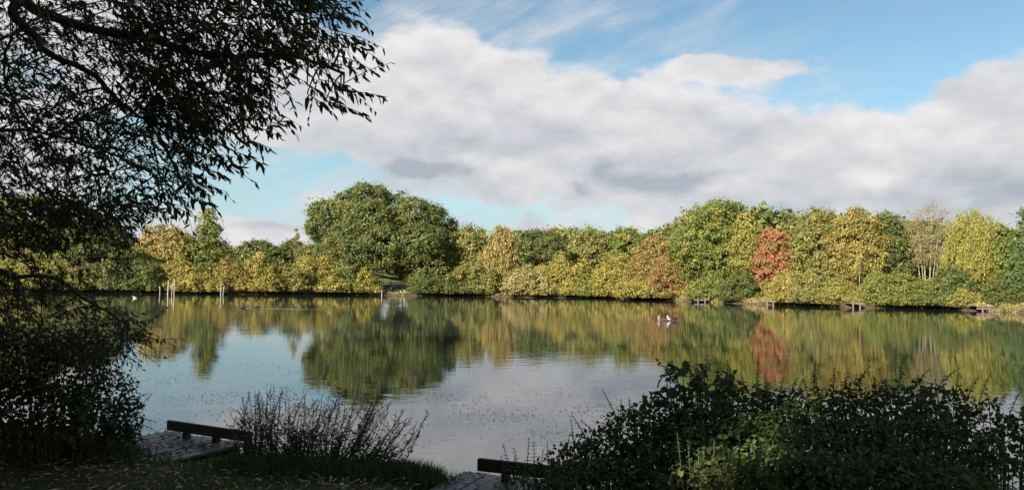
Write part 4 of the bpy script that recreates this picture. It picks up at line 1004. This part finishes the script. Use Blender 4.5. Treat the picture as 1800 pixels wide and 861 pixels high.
def near_ground():
    r = np.random.default_rng(71)
    def on_land(n, x0, x1, y0, y1, smin=.25):
        x = r.uniform(x0, x1, n); y = r.uniform(y0, y1, n); k = inland(x, y) > smin
        for D in DECKS:
            q0 = x - D['a'][0]; q1 = y - D['a'][1]; u = q0 * D['d'][0] + q1 * D['d'][1]; v = q0 * D['n'][0] + q1 * D['n'][1]
            k &= ~((u > -.33) & (u < D['ln'] - .25) & (v > -D['front'] - .05) & (v < D['back'] + .04))
        return x[k], y[k]
    x, y = on_land(62000, -8, 2.0, 4.6, 11.6); n = len(x); patch = .5 + .5 * np.sin(x * 2.1 + 1) * np.sin(y * 1.7)
    grass('grass', 'short shaded grass on the near bank', x, y, (.03 + .05 * patch) * r.uniform(.6, 1.4, n), np.full(n, .0035), r, G_GRASS, .9)
    # long tufts on the bank lip
    xs, ys = [], []
    for (px, py, Y, rx, ry, m) in [(540, 825, 9.0, .9, .5, 2600), (680, 830, 8.9, .7, .45, 2600), (740, 840, 8.8, .35, .3, 1100), (210, 760, 9.6, .45, .35, 1700), (455, 812, 9.1, .45, .35, 1300), (780, 858, 8.5, .4, .25, 600), (100, 770, 9.0, .8, .3, 1500)]:
        c = P(px, py, Y); xs.append(c[0] + r.normal(size=m) * rx * .5); ys.append(c[1] + r.normal(size=m) * ry * .5)
    x = np.concatenate(xs); y = np.concatenate(ys); k = inland(x, y) > .03
    for D in DECKS:
        q0 = x - D['a'][0]; q1 = y - D['a'][1]; u = q0 * D['d'][0] + q1 * D['d'][1]; v = q0 * D['n'][0] + q1 * D['n'][1]
        k &= ~((u > -.1) & (u < D['ln'] - .7) & (v > -D['front'] - .05) & (v < D['back'] - .1))
    x, y = x[k], y[k]; n = len(x)
    grass('long_grass', 'long dark tufts of grass on the lip of the near bank', x, y, .17 * r.uniform(.3, 1.4, n), np.full(n, .005), r, [(.05, .085, .02), (.065, .10, .025), (.04, .065, .018)], .9)
    # fallen leaves
    x, y = on_land(8000, -8, 1.2, 4.6, 10.6, .5); z = height(x, y) + r.uniform(.02, .06, len(x))
    dx, dy, dz = [], [], []
    for D, m in zip(DECKS, (300, 110)):
        u = r.uniform(-.28, D['ln'] - .3, m); v = r.uniform(-D['front'], D['back'], m); dx.append(D['a'][0] + u * D['d'][0] + v * D['n'][0]); dy.append(D['a'][1] + u * D['d'][1] + v * D['n'][1]); dz.append(np.full(m, D['z'] + .012))
    x = np.concatenate([x] + dx); y = np.concatenate([y] + dy); z = np.concatenate([z] + dz); n = len(x)
    a = r.uniform(0, 6.28, n); al = np.stack([np.cos(a), np.sin(a), r.normal(size=n) * .25], -1); nn = unit(r.normal(size=(n, 3)) * .35 + [0, 0, 1]); L = r.uniform(.05, .10, n)
    v, q = leaves(LANCE, np.stack([x, y, z], -1), al, nn, L, L * r.uniform(.2, .32, n), .25, r.uniform(-.2, .3))
    n_deck = 410
    col = near_cols(n, r, [(.28, .24, .14), (.36, .32, .22), (.20, .16, .08), (.16, .13, .05), (.30, .22, .06), (.45, .43, .36)])
    col[-n_deck:] = near_cols(n_deck, r, [(.03, .022, .014), (.06, .04, .02), (.045, .03, .02), (.16, .12, .06)])
    o = link('fallen_leaves', mesh_np('fallen_leaves', v, q, None, M['litter'], np.repeat(col, 6, 0))); tag(o, 'pale fallen willow leaves scattered over the shaded grass', kind='stuff')
    # leaves afloat
    n = 9000; px = r.uniform(205, 1160, n); cy = 690 + .03 * (px - 200) + 26 * np.sin(px * .006 + 1); py = cy + r.normal(size=n) * 34
    k = (py > 628) & (py < 800) & (r.random(n) < .2 + .8 * (np.sin(px * .021 + py * .05) * np.sin(py * .11 - px * .008) > .12)); px, py = px[k], py[k]
    pos = np.array([on_water(a_, b_) for a_, b_ in zip(px, py)]); pos[:, 2] = .004; k = inland(pos[:, 0], pos[:, 1]) < -.4; pos = pos[k]; n = len(pos)
    a = r.uniform(0, 6.28, n); al = np.stack([np.cos(a), np.sin(a), r.uniform(0, .12, n)], -1); L = r.uniform(.015, .042, n)
    v, q = leaves(LANCE, pos, al, unit(r.normal(size=(n, 3)) * .4 + [0, 0, 1]), L, L * r.uniform(.25, .5, n), .3, -.06); v[:, 2] = np.maximum(v[:, 2], .003)
    o = link('floating_leaves', mesh_np('floating_leaves', v, q, None, M['litter'], np.repeat(near_cols(n, r, [(.05, .045, .025), (.08, .065, .03), (.03, .03, .02)]), 6, 0))); tag(o, 'small dark leaves drifting on the still water', kind='stuff')
near_ground()
